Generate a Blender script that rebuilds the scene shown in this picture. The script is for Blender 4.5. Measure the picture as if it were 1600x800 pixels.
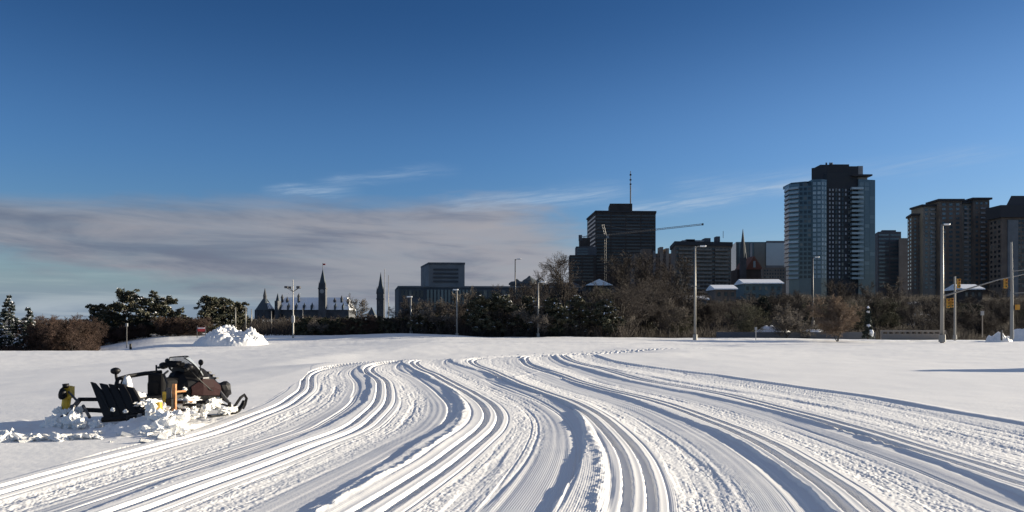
import bpy, math, random
import numpy as np
from mathutils import Vector, Matrix, noise as mnoise
R = math.radians
random.seed(7)
RNG = np.random.default_rng(11)
SC = bpy.context.scene
COL = SC.collection
for o in list(bpy.data.objects): bpy.data.objects.remove(o)

# ------------------------------------------------------------------ camera
F = 1245.0            # focal length in photo pixels (photo is 1600 wide)
HY = 505.0            # horizon row in the photo
CH = 1.8              # eye height
cam = bpy.data.cameras.new('camera'); camo = bpy.data.objects.new('camera', cam); COL.objects.link(camo)
camo.location = (0, 0, CH); camo.rotation_euler = (R(90), 0, 0)
cam.sensor_width = 36; cam.lens = F / 1600 * 36; cam.shift_y = (HY - 400) / 1600
cam.clip_start = 0.1; cam.clip_end = 20000
SC.camera = camo

# ------------------------------------------------------------------ sun and sky
SUN_EL, SUN_AHEAD = 11.5, 18.0
EXPO = 1.23
se, sa = R(SUN_EL), R(SUN_AHEAD)
sdir = Vector((math.cos(se)*math.cos(sa), math.cos(se)*math.sin(sa), math.sin(se)))   # towards the sun
sl = bpy.data.lights.new('sun', 'SUN'); sl.energy = 4.6; sl.angle = R(0.55); sl.color = (1.0, 0.885, 0.70)
so = bpy.data.objects.new('sun', sl); COL.objects.link(so); so.rotation_euler = sdir.to_track_quat('Z', 'Y').to_euler()
SC.view_settings.view_transform = 'Standard'; SC.view_settings.look = 'None'
SC.view_settings.exposure = EXPO; SC.view_settings.gamma = 1; SC.view_settings.use_curve_mapping = False

world = bpy.data.worlds.new('World'); SC.world = world; world.use_nodes = True
nt = world.node_tree; nt.nodes.clear()
class NX:
    """tiny helper: arithmetic on node sockets"""
    def __init__(s, tree): s.t = tree
    def m(s, op, a, b=None, c=None, clamp=False):
        n = s.t.nodes.new('ShaderNodeMath'); n.operation = op; n.use_clamp = clamp
        for i, v in enumerate((a, b, c)):
            if v is None: continue
            if isinstance(v, (int, float)): n.inputs[i].default_value = v
            else: s.t.links.new(v, n.inputs[i])
        return n.outputs[0]
    def comb(s, x, y, z=0.0):
        n = s.t.nodes.new('ShaderNodeCombineXYZ')
        for i, v in enumerate((x, y, z)):
            if isinstance(v, (int, float)): n.inputs[i].default_value = v
            else: s.t.links.new(v, n.inputs[i])
        return n.outputs[0]
    def noise(s, vec, scale=1, detail=4, rough=0.55, dist=0.0):
        n = s.t.nodes.new('ShaderNodeTexNoise'); n.inputs['Scale'].default_value = scale
        n.inputs['Detail'].default_value = detail; n.inputs['Roughness'].default_value = rough
        n.inputs['Distortion'].default_value = dist
        if vec is not None: s.t.links.new(vec, n.inputs['Vector'])
        return n.outputs[0]
    def sstep(s, v, a, b):
        n = s.t.nodes.new('ShaderNodeMapRange'); n.interpolation_type = 'SMOOTHSTEP'
        s.t.links.new(v, n.inputs[0]); n.inputs[1].default_value = a; n.inputs[2].default_value = b
        return n.outputs[0]
    def mix(s, f, a, b):
        n = s.t.nodes.new('ShaderNodeMix'); n.data_type = 'RGBA'
        for i, v in ((0, f), (6, a), (7, b)):
            if isinstance(v, (int, float)): n.inputs[i].default_value = v
            elif isinstance(v, tuple): n.inputs[i].default_value = (*v, 1)
            else: s.t.links.new(v, n.inputs[i])
        return n.outputs[2]
def lin(r, g, b, k=1.0):
    f = lambda c: ((c/255+0.055)/1.055)**2.4 if c > 10 else c/255/12.92
    return (f(r)*k, f(g)*k, f(b)*k)
X = NX(nt)
tc = nt.nodes.new('ShaderNodeTexCoord'); sep = nt.nodes.new('ShaderNodeSeparateXYZ'); nt.links.new(tc.outputs['Generated'], sep.inputs[0])
sky = nt.nodes.new('ShaderNodeTexSky'); sky.sky_type = 'NISHITA'; sky.sun_disc = False
sky.sun_elevation = se; sky.sun_rotation = R(90 - SUN_AHEAD)
sky.altitude = 60; sky.air_density = 1.0; sky.dust_density = 0.6; sky.ozone_density = 2.5
az = X.m('ARCTAN2', sep.outputs[0], sep.outputs[1])            # 0 = straight ahead, + to the right
el = X.m('ARCSINE', sep.outputs[2])
# cloud layers live on the sky itself, in azimuth and elevation (degrees)
azd = X.m('MULTIPLY', az, 57.2958); eld = X.m('MULTIPLY', el, 57.2958)
warp = X.noise(X.comb(X.m('MULTIPLY', azd, 0.06), X.m('MULTIPLY', eld, 0.25)), 1, 4, 0.55)
warp2 = X.noise(X.comb(X.m('MULTIPLY', azd, 0.16), X.m('MULTIPLY', eld, 0.9), 3.1), 1, 6, 0.62, 0.6)
wz = X.m('SUBTRACT', warp, 0.5); w2 = X.m('SUBTRACT', warp2, 0.5)
# bank: upper and lower edge as function of azimuth
top = X.m('ADD', X.m('ADD', 9.3, X.m('MULTIPLY', azd, 0.045)), X.m('MULTIPLY', wz, 2.0))
d_top = X.m('SUBTRACT', top, X.m('ADD', eld, X.m('MULTIPLY', w2, 1.6)))
bot = X.m('ADD', X.m('SUBTRACT', 1.3, X.m('MULTIPLY', X.m('ADD', azd, 13.0), 0.14)), X.m('MULTIPLY', wz, 2.4))
d_bot = X.m('SUBTRACT', X.m('ADD', eld, X.m('MULTIPLY', w2, 2.5)), bot)
m_bank = X.m('MULTIPLY', X.sstep(d_top, -0.5, 1.5), X.sstep(d_bot, -1.0, 1.1))
m_bank = X.m('MULTIPLY', m_bank, X.sstep(X.m('ADD', X.m('ADD', azd, X.m('MULTIPLY', eld, 1.15)), X.m('MULTIPLY', w2, 9.0)), 14.5, 7.5))
m_bank = X.m('MULTIPLY', m_bank, X.m('ADD', 0.93, X.m('MULTIPLY', w2, 0.45)), clamp=True)
streak = X.noise(X.comb(X.m('MULTIPLY', azd, 0.085), X.m('ADD', X.m('MULTIPLY', eld, 0.62), X.m('MULTIPLY', azd, 0.02)), 9.0), 1, 5, 0.6, 0.4)
K = 2.0**(-EXPO)
bank_c = X.mix(X.sstep(azd, -33.0, 2.0), lin(118, 127, 144, K), lin(156, 157, 166, K))
bank_c = X.mix(X.m('MULTIPLY', X.sstep(streak, 0.40, 0.78), 0.7), bank_c, lin(168, 167, 173, K))
bank_c = X.mix(X.m('MULTIPLY', X.sstep(streak, 0.54, 0.30), 0.6), bank_c, lin(98, 107, 130, K))
# thin low haze under the bank
m_low = X.m('MULTIPLY', X.sstep(eld, 4.8, 0.6), X.m('MULTIPLY', X.sstep(azd, 14.0, -8.0), 0.88))
low_n = X.noise(X.comb(X.m('MULTIPLY', azd, 0.08), X.m('MULTIPLY', eld, 1.1), 5.0), 1, 5, 0.6, 0.5)
low_c = X.mix(X.sstep(low_n, 0.4, 0.68), lin(132, 150, 172, K), lin(168, 181, 194, K))
# wisps on the right
def wisp(az0, az1, e0, slope, width, wn):
    dd = X.m('SUBTRACT', X.m('SUBTRACT', eld, e0), X.m('MULTIPLY', X.m('SUBTRACT', azd, az0), slope))
    dd = X.m('ADD', dd, X.m('MULTIPLY', wn, 1.2))
    g = X.m('EXPONENT', X.m('MULTIPLY', X.m('POWER', X.m('ABSOLUTE', X.m('DIVIDE', dd, width)), 2.0), -1.0))
    a = X.m('MULTIPLY', X.sstep(azd, az0, az0+3), X.sstep(azd, az1, az1-5))
    return X.m('MULTIPLY', g, a)
fib = X.noise(X.comb(X.m('MULTIPLY', azd, 0.22), X.m('SUBTRACT', X.m('MULTIPLY', eld, 3.0), X.m('MULTIPLY', azd, 0.35)), 7.0), 1, 6, 0.66, 0.3)
m_w = X.m('ADD', wisp(5.5, 24.0, 7.7, 0.10, 0.42, w2), X.m('MULTIPLY', wisp(-6.0, 10.0, 8.2, 0.08, 0.55, w2), 0.75))
m_w = X.m('ADD', m_w, X.m('MULTIPLY', wisp(-18.0, -10.0, 9.0, 0.02, 0.32, w2), 0.95))
m_w = X.m('ADD', m_w, X.m('MULTIPLY', wisp(-14.5, -3.0, 9.6, 0.13, 0.35, w2), 0.5))
m_w = X.m('ADD', m_w, X.m('MULTIPLY', wisp(10.0, 34.0, 9.3, 0.05, 0.6, w2), 0.3))
m_w = X.m('ADD', m_w, X.m('MULTIPLY', wisp(2.0, 34.0, 3.6, 0.03, 1.5, w2), 0.55))
m_w = X.m('MULTIPLY', m_w, X.m('ADD', 0.12, X.m('MULTIPLY', X.sstep(fib, 0.3, 0.75), 0.75)), clamp=True)
skc = nt.nodes.new('ShaderNodeMix'); skc.data_type = 'RGBA'; skc.blend_type = 'MULTIPLY'; skc.inputs[0].default_value = 1
nt.links.new(sky.outputs[0], skc.inputs[6]); tint = X.mix(X.sstep(eld, 1.0, 12.0), (0.68, 0.80, 1.02), (0.44, 0.69, 1.04))
nt.links.new(X.mix(X.sstep(eld, 10.0, 23.0), tint, (0.21, 0.42, 0.70)), skc.inputs[7])
bg1 = nt.nodes.new('ShaderNodeBackground'); bg1.inputs[1].default_value = 0.054; nt.links.new(skc.outputs[2], bg1.inputs[0])
def layer(prev, mask, colr):
    b = nt.nodes.new('ShaderNodeBackground'); b.inputs[1].default_value = 1
    if isinstance(colr, tuple): b.inputs[0].default_value = (*colr, 1)
    else: nt.links.new(colr, b.inputs[0])
    mx = nt.nodes.new('ShaderNodeMixShader'); nt.links.new(mask, mx.inputs[0]); nt.links.new(prev, mx.inputs[1]); nt.links.new(b.outputs[0], mx.inputs[2])
    return mx.outputs[0]
up = X.sstep(eld, -0.5, 0.3)
m_fill = X.m('MULTIPLY', X.sstep(eld, 25.0, 42.0), 0.62)  # added pale layer above the camera view, lifts and neutralises light in the shadows
m_veil = X.m('MULTIPLY', X.m('MULTIPLY', X.sstep(azd, -6.0, 36.0), X.sstep(eld, 26.0, 6.0)), 0.26)
cur = layer(bg1.outputs[0], m_veil, lin(140, 176, 216, K))
cur = layer(cur, m_fill, lin(152, 158, 174, K))
cur = layer(cur, m_low, low_c)
cur = layer(cur, m_bank, bank_c)
cur = layer(cur, m_w, lin(172, 193, 216, K))
wo = nt.nodes.new('ShaderNodeOutputWorld'); nt.links.new(cur, wo.inputs[0])
SC.render.engine = 'CYCLES'

# ------------------------------------------------------------------ helpers
def wx(px, Y): return (px - 800) / F * Y
def wz_(py, Y): return CH + (HY - py) / F * Y
def gY(py): return CH * F / (py - HY)

MATS = {}
def mat(name, col, rough=0.7, metal=0.0, var=0.0, vscale=3.0, col2=None, bump=0.0, bscale=20.0, spec=0.5, trans=0.0, alpha=1.0):
    if name in MATS: return MATS[name]
    m = bpy.data.materials.new(name); m.use_nodes = True; t = m.node_tree; b = t.nodes['Principled BSDF']
    b.inputs['Roughness'].default_value = rough; b.inputs['Metallic'].default_value = metal
    b.inputs['Base Color'].default_value = (*col, 1); b.inputs['Specular IOR Level'].default_value = spec
    b.inputs['Transmission Weight'].default_value = trans; b.inputs['Alpha'].default_value = alpha
    N = NX(t); tcn = t.nodes.new('ShaderNodeTexCoord')
    if var > 0 or col2:
        n = N.noise(tcn.outputs['Object'], vscale, 5, 0.6)
        c2 = col2 or tuple(c*(1-var) for c in col)
        t.links.new(N.mix(N.sstep(n, 0.38, 0.64), col, c2), b.inputs['Base Color'])
    if bump > 0:
        n = N.noise(tcn.outputs['Object'], bscale, 4, 0.6); bp = t.nodes.new('ShaderNodeBump')
        bp.inputs['Strength'].default_value = bump; bp.inputs['Distance'].default_value = 0.02
        t.links.new(n, bp.inputs['Height']); t.links.new(bp.outputs[0], b.inputs['Normal'])
    MATS[name] = m; return m

class MB:
    def __init__(s): s.v = []; s.f = []
    def add(s, vs, fs):
        n = len(s.v); s.v += [tuple(v) for v in vs]; s.f += [tuple(i+n for i in f) for f in fs]; return s
    def box(s, x0, x1, y0, y1, z0, z1, mtx=None):
        vs = [(x, y, z) for z in (z0, z1) for x, y in ((x0, y0), (x1, y0), (x1, y1), (x0, y1))]
        if mtx: vs = [mtx @ Vector(v) for v in vs]
        return s.add(vs, [(3,2,1,0), (4,5,6,7), (0,1,5,4), (1,2,6,5), (2,3,7,6), (3,0,4,7)])
    def prism(s, poly, z0, z1, top=None):
        """vertical prism over a counter-clockwise polygon; top = scaled/other polygon for the upper ring"""
        n = len(poly); t = top or poly
        vs = [(x, y, z0) for x, y in poly] + [(x, y, z1) for x, y in t]
        return s.add(vs, [tuple(range(n-1, -1, -1)), tuple(range(n, 2*n))] + [(i, (i+1) % n, n+(i+1) % n, n+i) for i in range(n)])
    def cone(s, cx, cy, z0, z1, r0, r1=0.0, n=12, rot=0.0):
        a = [rot + 2*math.pi*i/n for i in range(n)]
        vs = [(cx+r0*math.cos(t), cy+r0*math.sin(t), z0) for t in a] + [(cx+r1*math.cos(t), cy+r1*math.sin(t), z1) for t in a]
        return s.add(vs, [tuple(range(n-1, -1, -1)), tuple(range(n, 2*n))] + [(i, (i+1) % n, n+(i+1) % n, n+i) for i in range(n)])
    def tube(s, path, r, n=8, closed=False):
        path = [Vector(p) for p in path]; m = len(path)
        rs = r if isinstance(r, (list, tuple)) else [r]*m
        rings = []; up = Vector((0, 0, 1)); prev = None
        for i, p in enumerate(path):
            if closed: d = path[(i+1) % m] - path[i-1]
            else: d = path[min(i+1, m-1)] - path[max(i-1, 0)]
            d.normalize()
            if prev is None:
                u = d.cross(up)
                if u.length < 1e-3: u = d.cross(Vector((1, 0, 0)))
            else: u = prev - d*prev.dot(d)
            u.normalize(); prev = u.copy(); w = d.cross(u)
            rings.append([p + (u*math.cos(2*math.pi*k/n) + w*math.sin(2*math.pi*k/n))*rs[i] for k in range(n)])
        vs = [q for rg in rings for q in rg]; fs = []
        for i in range(m if closed else m-1):
            a, b = i*n, ((i+1) % m)*n
            fs += [(a+k, a+(k+1) % n, b+(k+1) % n, b+k) for k in range(n)]
        if not closed: fs += [tuple(range(n-1, -1, -1)), tuple(range((m-1)*n, m*n))]
        return s.add(vs, fs)
    def loft(s, rings, cap=True):
        n = len(rings[0]); vs = [q for rg in rings for q in rg]; fs = []
        for i in range(len(rings)-1):
            a, b = i*n, (i+1)*n
            fs += [(a+k, a+(k+1) % n, b+(k+1) % n, b+k) for k in range(n)]
        if cap: fs += [tuple(range(n-1, -1, -1)), tuple(range((len(rings)-1)*n, len(rings)*n))]
        return s.add(vs, fs)
    def blob(s, c, r, seed, sq=(1, 1, 1), amp=0.35, sub=2, freq=1.3):
        import bmesh
        bm = bmesh.new(); bmesh.ops.create_icosphere(bm, subdivisions=sub, radius=1.0)
        vs = []
        for v in bm.verts:
            p = v.co.copy(); k = 1 + amp*mnoise.noise(p*freq + Vector((seed*7.3, seed*1.7, seed*3.1))) + amp*0.5*mnoise.noise(p*freq*2.6 + Vector((seed, 5, 9))) + (amp*0.28*mnoise.noise(p*freq*6.5 + Vector((3, seed, 2))) if sub > 2 else 0)
            vs.append((c[0]+p.x*k*r*sq[0], c[1]+p.y*k*r*sq[1], c[2]+p.z*k*r*sq[2]))
        fs = [tuple(v.index for v in f.verts) for f in bm.faces]; bm.free()
        return s.add(vs, fs)
    def build(s, name, m, parent=None, smooth=False, bevel=0.0, local=False):
        """world coordinates, unless local=True (coordinates of the parent thing)"""
        off = Vector((0, 0, 0))
        if parent is not None and not local:
            q = parent
            while q is not None: off += q.location; q = q.parent
        me = bpy.data.meshes.new(name)
        me.from_pydata([(v[0]-off.x, v[1]-off.y, v[2]-off.z) for v in s.v], [], s.f); me.update()
        if smooth: me.polygons.foreach_set('use_smooth', [True]*len(me.polygons))
        if m: me.materials.append(m)
        o = bpy.data.objects.new(name, me); COL.objects.link(o)
        if parent is not None: o.parent = parent
        if bevel > 0:
            b = o.modifiers.new('bevel', 'BEVEL'); b.width = bevel; b.segments = 2; b.limit_method = 'ANGLE'
        return o
def thing(name, label, cat, loc=(0, 0, 0), rz=0.0, group=None):
    o = bpy.data.objects.new(name, None); COL.objects.link(o); o.location = loc; o.rotation_euler = (0, 0, rz)
    o['label'] = label; o['category'] = cat
    if group: o['group'] = group
    return o
def tag(o, label, cat, group=None):
    o['label'] = label; o['category'] = cat
    if group: o['group'] = group
    return o
def kids(o): return [c for c in bpy.data.objects if c.parent == o]
def copy_tree(o, parent=None, ch_map=None):
    c = o.copy(); COL.objects.link(c); c.parent = parent
    for ch in ch_map.get(o.name, []): copy_tree(ch, c, ch_map)
    return c
def child_map(o):
    mp = {}; stack = [o]
    while stack:
        q = stack.pop(); mp[q.name] = kids(q); stack += mp[q.name]
    return mp
def np_mesh(name, V, Fq, m, parent=None, smooth=False):
    me = bpy.data.meshes.new(name); nf, k = Fq.shape
    me.vertices.add(len(V)); me.vertices.foreach_set('co', V.astype(np.float32).ravel())
    me.loops.add(nf*k); me.loops.foreach_set('vertex_index', Fq.astype(np.int32).ravel())
    me.polygons.add(nf); me.polygons.foreach_set('loop_start', np.arange(0, nf*k, k, dtype=np.int32))
    me.polygons.foreach_set('loop_total', np.full(nf, k, dtype=np.int32))
    if smooth: me.polygons.foreach_set('use_smooth', np.ones(nf, dtype=bool))
    me.update(calc_edges=True); me.validate()
    if m: me.materials.append(m)
    o = bpy.data.objects.new(name, me); COL.objects.link(o)
    if parent is not None: o.parent = parent
    return o

# ------------------------------------------------------------------ numpy noise
def hsh(ix, iy, seed):
    h = (ix.astype(np.int64)*374761393 + iy.astype(np.int64)*668265263 + seed*1442695041) & 0xffffffff
    h = ((h ^ (h >> 13))*1274126177) & 0xffffffff
    h = (h ^ (h >> 16)) & 0xffffffff
    return h.astype(np.float64)/4294967295.0*2-1
def vn(x, y, seed=0):
    ix = np.floor(x); iy = np.floor(y); fx = x-ix; fy = y-iy
    ix = ix.astype(np.int64); iy = iy.astype(np.int64)
    ux = fx*fx*(3-2*fx); uy = fy*fy*(3-2*fy)
    a = hsh(ix, iy, seed); b = hsh(ix+1, iy, seed); c = hsh(ix, iy+1, seed); d = hsh(ix+1, iy+1, seed)
    return (a*(1-ux)+b*ux)*(1-uy) + (c*(1-ux)+d*ux)*uy
def fbm(x, y, seed=0, o=4):
    s = 0; a = 1.0; t = 0
    for i in range(o):
        s = s + a*vn(x*2**i + 17.3*i, y*2**i - 9.1*i, seed+i); t += a; a *= 0.5
    return s/t
def sst(v, a, b):
    t = np.clip((v-a)/(b-a), 0, 1); return t*t*(3-2*t)

# ------------------------------------------------------------------ the groomed lanes, as world curves x(Y)
def curve(pts):
    P = np.array(pts, float); Y = CH*F/(P[:, 1]-HY); Xw = (P[:, 0]-800)/F*Y
    i = np.argsort(Y); Y = Y[i]; Xw = Xw[i]
    x0, Y0 = Xw[-1], Y[-1]
    Y = np.concatenate([Y, Y0+np.array([6, 13, 22, 34, 60])]); Xw = np.concatenate([Xw, x0+np.array([1.6, 6.0, 14., 28., 62.])])
    m = np.gradient(Xw, Y)                       # cubic hermite
    Yd = np.geomspace(Y[0], Y[-1], 3000); k = np.clip(np.searchsorted(Y, Yd)-1, 0, len(Y)-2)
    h = Y[k+1]-Y[k]; t = (Yd-Y[k])/h
    Xd = (2*t**3-3*t**2+1)*Xw[k] + (t**3-2*t**2+t)*h*m[k] + (-2*t**3+3*t**2)*Xw[k+1] + (t**3-t**2)*h*m[k+1]
    mY, mX = m[0], Xw[0]
    def f(Yq):
        r = np.interp(Yq, Yd, Xd)
        return np.where(Yq < Y[0], Xw[0] + (Yq-Y[0])*m[0], r)
    return f
TR = dict(
 A=curve([(514,576),(470,614),(440,634),(400,650),(330,675),(250,697),(150,724),(0,765),(-300,846)]),
 B=curve([(590,572),(598,600),(599,613),(595,630),(575,651),(548,670),(470,700),(400,728),(300,763),(197,800),(50,852)]),
 D=curve([(657,565),(687,590),(735,616),(763,635),(770,650),(761,670),(731,696),(660,748),(579,800),(500,850)]),
 F=curve([(740,565),(770,581),(800,597),(880,627),(922,648),(950,670),(979,702),(993,732),(999,770),(997,800),(985,850)]),
 I=curve([(825,560),(880,588),(950,610),(1037,632),(1090,650),(1141,670),(1200,698),(1256,731),(1313,772),(1343,799),(1400,850)]),
 J=curve([(880,557),(940,577),(1015,597),(1110,614),(1200,637),(1325,671),(1410,696),(1510,726),(1600,756),(1900,850)]))
EDG = [
 (curve([(507,570),(475,590),(450,604),(400,634),(330,662),(250,684),(150,710),(0,750),(-300,830)]), 0.006),      # left boundary
 (curve([(570,572),(575,590),(576,612),(565,632),(540,650),(510,665),(400,708),(325,732),(225,766),(150,795),(10,850)]), 0.036),
 (curve([(640,562),(657,585),(687,602),(707,620),(715,636),(707,655),(694,670),(645,697),(605,725),(560,752),(507,782),(400,845)]), 0.048),
 (curve([(705,564),(750,580),(800,600),(850,620),(887,636),(903,655),(909,680),(909,702),(895,737),(862,797),(830,850)]), 0.058),
 (curve([(815,559),(850,577),(900,600),(975,622),(1025,640),(1082,662),(1110,672),(1155,694),(1200,722),(1250,760),(1292,797),(1350,850)]), 0.042),
 (curve([(870,557),(925,580),(1000,600),(1100,620),(1200,644),(1320,676),(1360,688),(1450,717),(1525,747),(1600,777),(1800,850)]), 0.046),
 (curve([(930,557),(1000,572),(1100,585),(1200,600),(1350,622),(1450,640),(1600,665),(1850,715),(2300,810)]), 0.042)]   # right boundary
SOFT = curve([(875,557),(1000,587),(1100,605),(1200,621),(1325,645),(1425,668),(1600,707),(1900,780)])
BERM1 = curve([(640,561),(700,604),(725,640),(712,672),(612,737),(515,792),(430,845)])
BERM2 = curve([(800,592),(895,632),(918,675),(935,715),(938,750),(932,797),(925,850)])

def terrain(x, Y):
    z = 0.034*np.clip(x+8, -16, 0) + 0.004*np.clip(x+24, -30, 0)
    z = z + 0.017*np.maximum(-12.0, -np.maximum(x-9, 0))*sst(Y, 14, 40)              # right field leans to the sun
    drop = sst(Y, 72, 84)*sst(-x/np.maximum(Y, 8.0), 0.43, 0.56)
    z = z - 1.0*drop
    z = z + (0.15*sst(Y, 76, 96)+0.60*sst(Y, 95, 104))*sst(-x/np.maximum(Y, 8.0), 0.02, 0.16)*(1-drop)
    z = z - 0.22*np.exp(-((Y-80)/7.0)**2)*sst(-x/np.maximum(Y, 8.0), 0.10, 0.22)
    Yc = 35.0 + 0.66*(x+8.1)
    s = Y - Yc
    inz = sst(x, -11.5, -7.5)*(1-sst(x, 5, 12))
    z = z + inz*(0.10*np.exp(-((s+1.5)/3.5)**2) - 0.24*sst(s, 0, 5)*(1-sst(s, 10, 26)))
    z = z - 0.012*np.clip(x+6, 0, 26)*sst(s, 8, 20)*(1-sst(s, 26, 44))
    z = z + 0.035*fbm(x/7, Y/9, 3, 3) + 0.010*fbm(x/1.3, Y/1.6, 5, 3)*(1+sst(Y, 30, 60)*2)
    return z
def snow_height(x, Yc1, slow=True):
    """x: rows x cols, Yc1: rows x 1"""
    Yr = Yc1; z = terrain(x, Yr + 0*x)
    Y1 = Yr[:, 0]
    fade = 1 - sst(Yr, 50, 74)
    near = 1 - sst(Yr, 15, 26)
    E = [(f(Y1), s) for f, s in EDG]
    def rag(Yv, k): return 0.03*vn(Yv*1.3, Yv*0+k, 40+k) + 0.014*vn(Yv*7.1, Yv*0+k, 60+k)
    es = [e + (rag(Y1, i) if 0 < i < 6 else 0.03*vn(Y1*0.7, Y1*0, 80+i)) for i, (e, s) in enumerate(E)]
    inside = ((x > es[0][:, None]) & (x < es[-1][:, None])).astype(float)
    prof = np.zeros_like(x)
    for i, (e, s) in enumerate(E):
        ee = es[i][:, None]
        sv = s*(0.85+0.3*vn(Yr*0.4, Yr*0+i, 90+i))
        if i == len(E)-1:
            prof += np.where(x >= ee, 1, 0)*(sst(x-ee, 0, 0.07)*sv + 0.015*np.exp(-((x-ee-0.16)/0.12)**2))
            # loose crumbs spilt at the foot
        else:
            w = (es[i+1][:, None]-ee); t = np.clip((x-ee)/w, 0, 1)
            m = (x >= ee) & (x < es[i+1][:, None])
            fall = 1-sst(t, 0.02, 0.66)
            dip = -0.026*sst(t, 0.10, 0.60)*(1-sst(t, 0.62, 1.0))
            prof += np.where(m, sst(x-ee, 0, 0.05)*sv*fall + dip, 0)
    cz = np.zeros_like(x); rough = np.zeros_like(x)
    cs = [TR[k](Y1)[:, None] for k in ('A', 'B', 'D', 'F', 'I', 'J')]; cs = [cs[0]-2.6] + cs + [cs[-1]+2.6]
    lat = x*0.0
    for i in range(len(cs)-1):
        tt = (x-cs[i])/(cs[i+1]-cs[i])
        lat = lat + 2.55*np.clip(tt, -8 if i == 0 else 0, 8 if i == len(cs)-2 else 1)
    trk = np.zeros_like(x)
    order = ['A', 'B', 'D', 'F', 'I', 'J']
    for i, k in enumerate(order):
        c = TR[k](Y1); sl_ = np.gradient(c, Y1); cosf = 1/np.sqrt(1+np.clip(sl_, -3, 3)**2)
        d = (x-c[:, None])*cosf[:, None]
        pan = 1 - sst(np.abs(d-0.02), 0.26, 0.34)
        trk = np.maximum(trk, pan)
        g = 0
        for s_ in (-0.125, 0.125):
            g = g - 0.078*(0.85+0.25*vn(Yr*0.9, Yr*0+i, 260))*(1-sst(np.abs(d-s_)+0.007*vn(Yr*9+0*x, x*5+i, 261), 0.044, 0.066)) + 0.003*np.exp(-((np.abs(d-s_)-0.085)/0.02)**2)
        cz = cz + g*pan - 0.012*sst(-(np.abs(d-0.30)), -0.022, 0.0)
        # chattered zone to the right of the pan and ragged berm between step and pan
        nxt = es[i+1][:, None]; a = d-0.33; b = (nxt-x)*cosf[:, None]
        z_r = sst(a, 0.0, 0.10)*sst(b, 0.45, 0.85)
        if k == 'J': z_r = np.maximum(z_r, sst(a, 0.0, 0.1)*sst(b, 0.05, 0.2))
        rough = np.maximum(rough, z_r*(x < nxt))
        if i > 0:
            left = es[i][:, None]; z_b = sst(x-left, 0.0, 0.06)*sst(-d, 0.30, 0.36)
            rough = np.maximum(rough, 0.30*z_b)
    # directional brightness bands: chatter has stripes along the lane
    ch = vn(lat/0.050+Yr/0.3, Yr/0.060 - lat/.11, 21) + 0.8*vn(lat/0.021-Yr/.2, Yr/0.030+lat/.09, 22)
    ch = ch + 0.9*sst(np.abs(vn(lat/0.07, Yr/1.3+0*x, 26)), 0.25, 0.0)*-1.0
    env = 0.45+0.55*sst(fbm(lat/0.35, Yr/2.5+0*x, 23, 3), -0.35, 0.45)
    cz += rough*env*ch*0.0062*fade*(1-trk)
    # lines left by the groomer comb, running along the lanes
    ln = 0.0034*vn(lat/0.07, Yr/9+0*x, 270) + 0.0024*vn(lat/0.21, Yr/14+0*x, 271) + 0.0020*vn(lat/0.55, Yr/20+0*x, 272)
    slit = -0.016*sst(vn(lat/0.16, Yr/11+0*x, 273), 0.50, 0.66)*sst(vn(lat/0.16, Yr/11+0*x, 273), 0.90, 0.70)
    cz += (ln + slit*(0.5+0.5*(1-rough)))*(1-trk)
    cz += rough*0.0050*vn(lat/0.11+Yr/0.9, Yr/0.16+lat/.3, 275)*(1-trk)*sst(Yr, 10, 22)
    # small ski-skate ruts
    cz += -0.010*rough*sst(vn(lat/0.16, Yr/3.2+0*x, 31), 0.45, 0.8)
    # corduroy everywhere on the trail (near)
    cor = np.sin(2*np.pi*lat/0.027)
    cz += inside*(1-trk)*(1-0.75*np.clip(rough, 0, 1))*0.0017*cor*near
    # berm lumps
    for fB, yb0 in ((BERM1, 0), (BERM2, 5)):
        db = x - fB(Y1)[:, None] - 0.03*vn(Yr*4, Yr*0, 71+yb0)
        lump = np.clip(fbm(Yr*7+x*4, x*8-Yr*5, 72+yb0, 3)*1.3+0.45, 0, 1)
        cz += (0.020*lump)*np.exp(-((db)/0.05)**2)*(1-trk)*(1-sst(Yr, 22, 30)) + 0.014*np.exp(-((db-0.02)/0.10)**2)*(1-trk)
    # spilt crumbs near steps
    for i in range(1, 7):
        db = np.abs(x-es[i][:, None]-(0.10 if i < 6 else -0.35))
        cr = np.clip(vn(x/0.05, Yr/0.06+0*x, 130+i)-0.35, 0, 1)*sst(vn(x/0.9, Yr/1.1+0*x, 140+i), 0.0, 0.5)
        cz += 0.022*cr*np.exp(-(db/(0.10 if i < 6 else 0.22))**2)*(1-trk)*fade
    so_ = x-SOFT(Y1)[:, None]
    cz += -0.035*sst(so_, -0.5, 0.35)*(1-sst(so_, 0.35, 0.9))*inside*0.0 + 0.028*sst(so_, 0, 0.25)*(1-sst(so_, 0.25, 1.6))*inside
    z = z + (prof + cz*inside)*fade
    # churned snow round the parked machine
    bx_ = np.exp(-(((x+7.2)/2.6)**4 + ((Yr-14.1)/1.15)**4)) * (x < es[0][:, None]-0.1)
    z = z + bx_*(0.05*fbm(x/0.35, Yr/0.35+0*x, 150, 3) + 0.05*np.clip(fbm(x/0.16, Yr/0.16+0*x, 151, 2), 0, 1)) - 0.03*bx_
    z = z + 0.17*np.exp(-((x+6.15)/0.75)**2-((Yr-13.45)/0.6)**2)*(1+0.9*fbm(x/0.2, Yr/0.2+0*x, 155, 4))*(x < es[0][:, None]-0.05)
    # faint drift ripples on the untouched field
    z = z + (1-inside)*(0.0045*fbm(x/0.8, Yr/0.25+0*x, 160, 3)*(0.4+0.6*near) + 0.006*np.clip(fbm(x/1.7+Yr/3, Yr/0.8-x/5, 162, 4), 0, 1) + 0.0012*vn(x/0.06, Yr/0.07+0*x, 161)*near)
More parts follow.
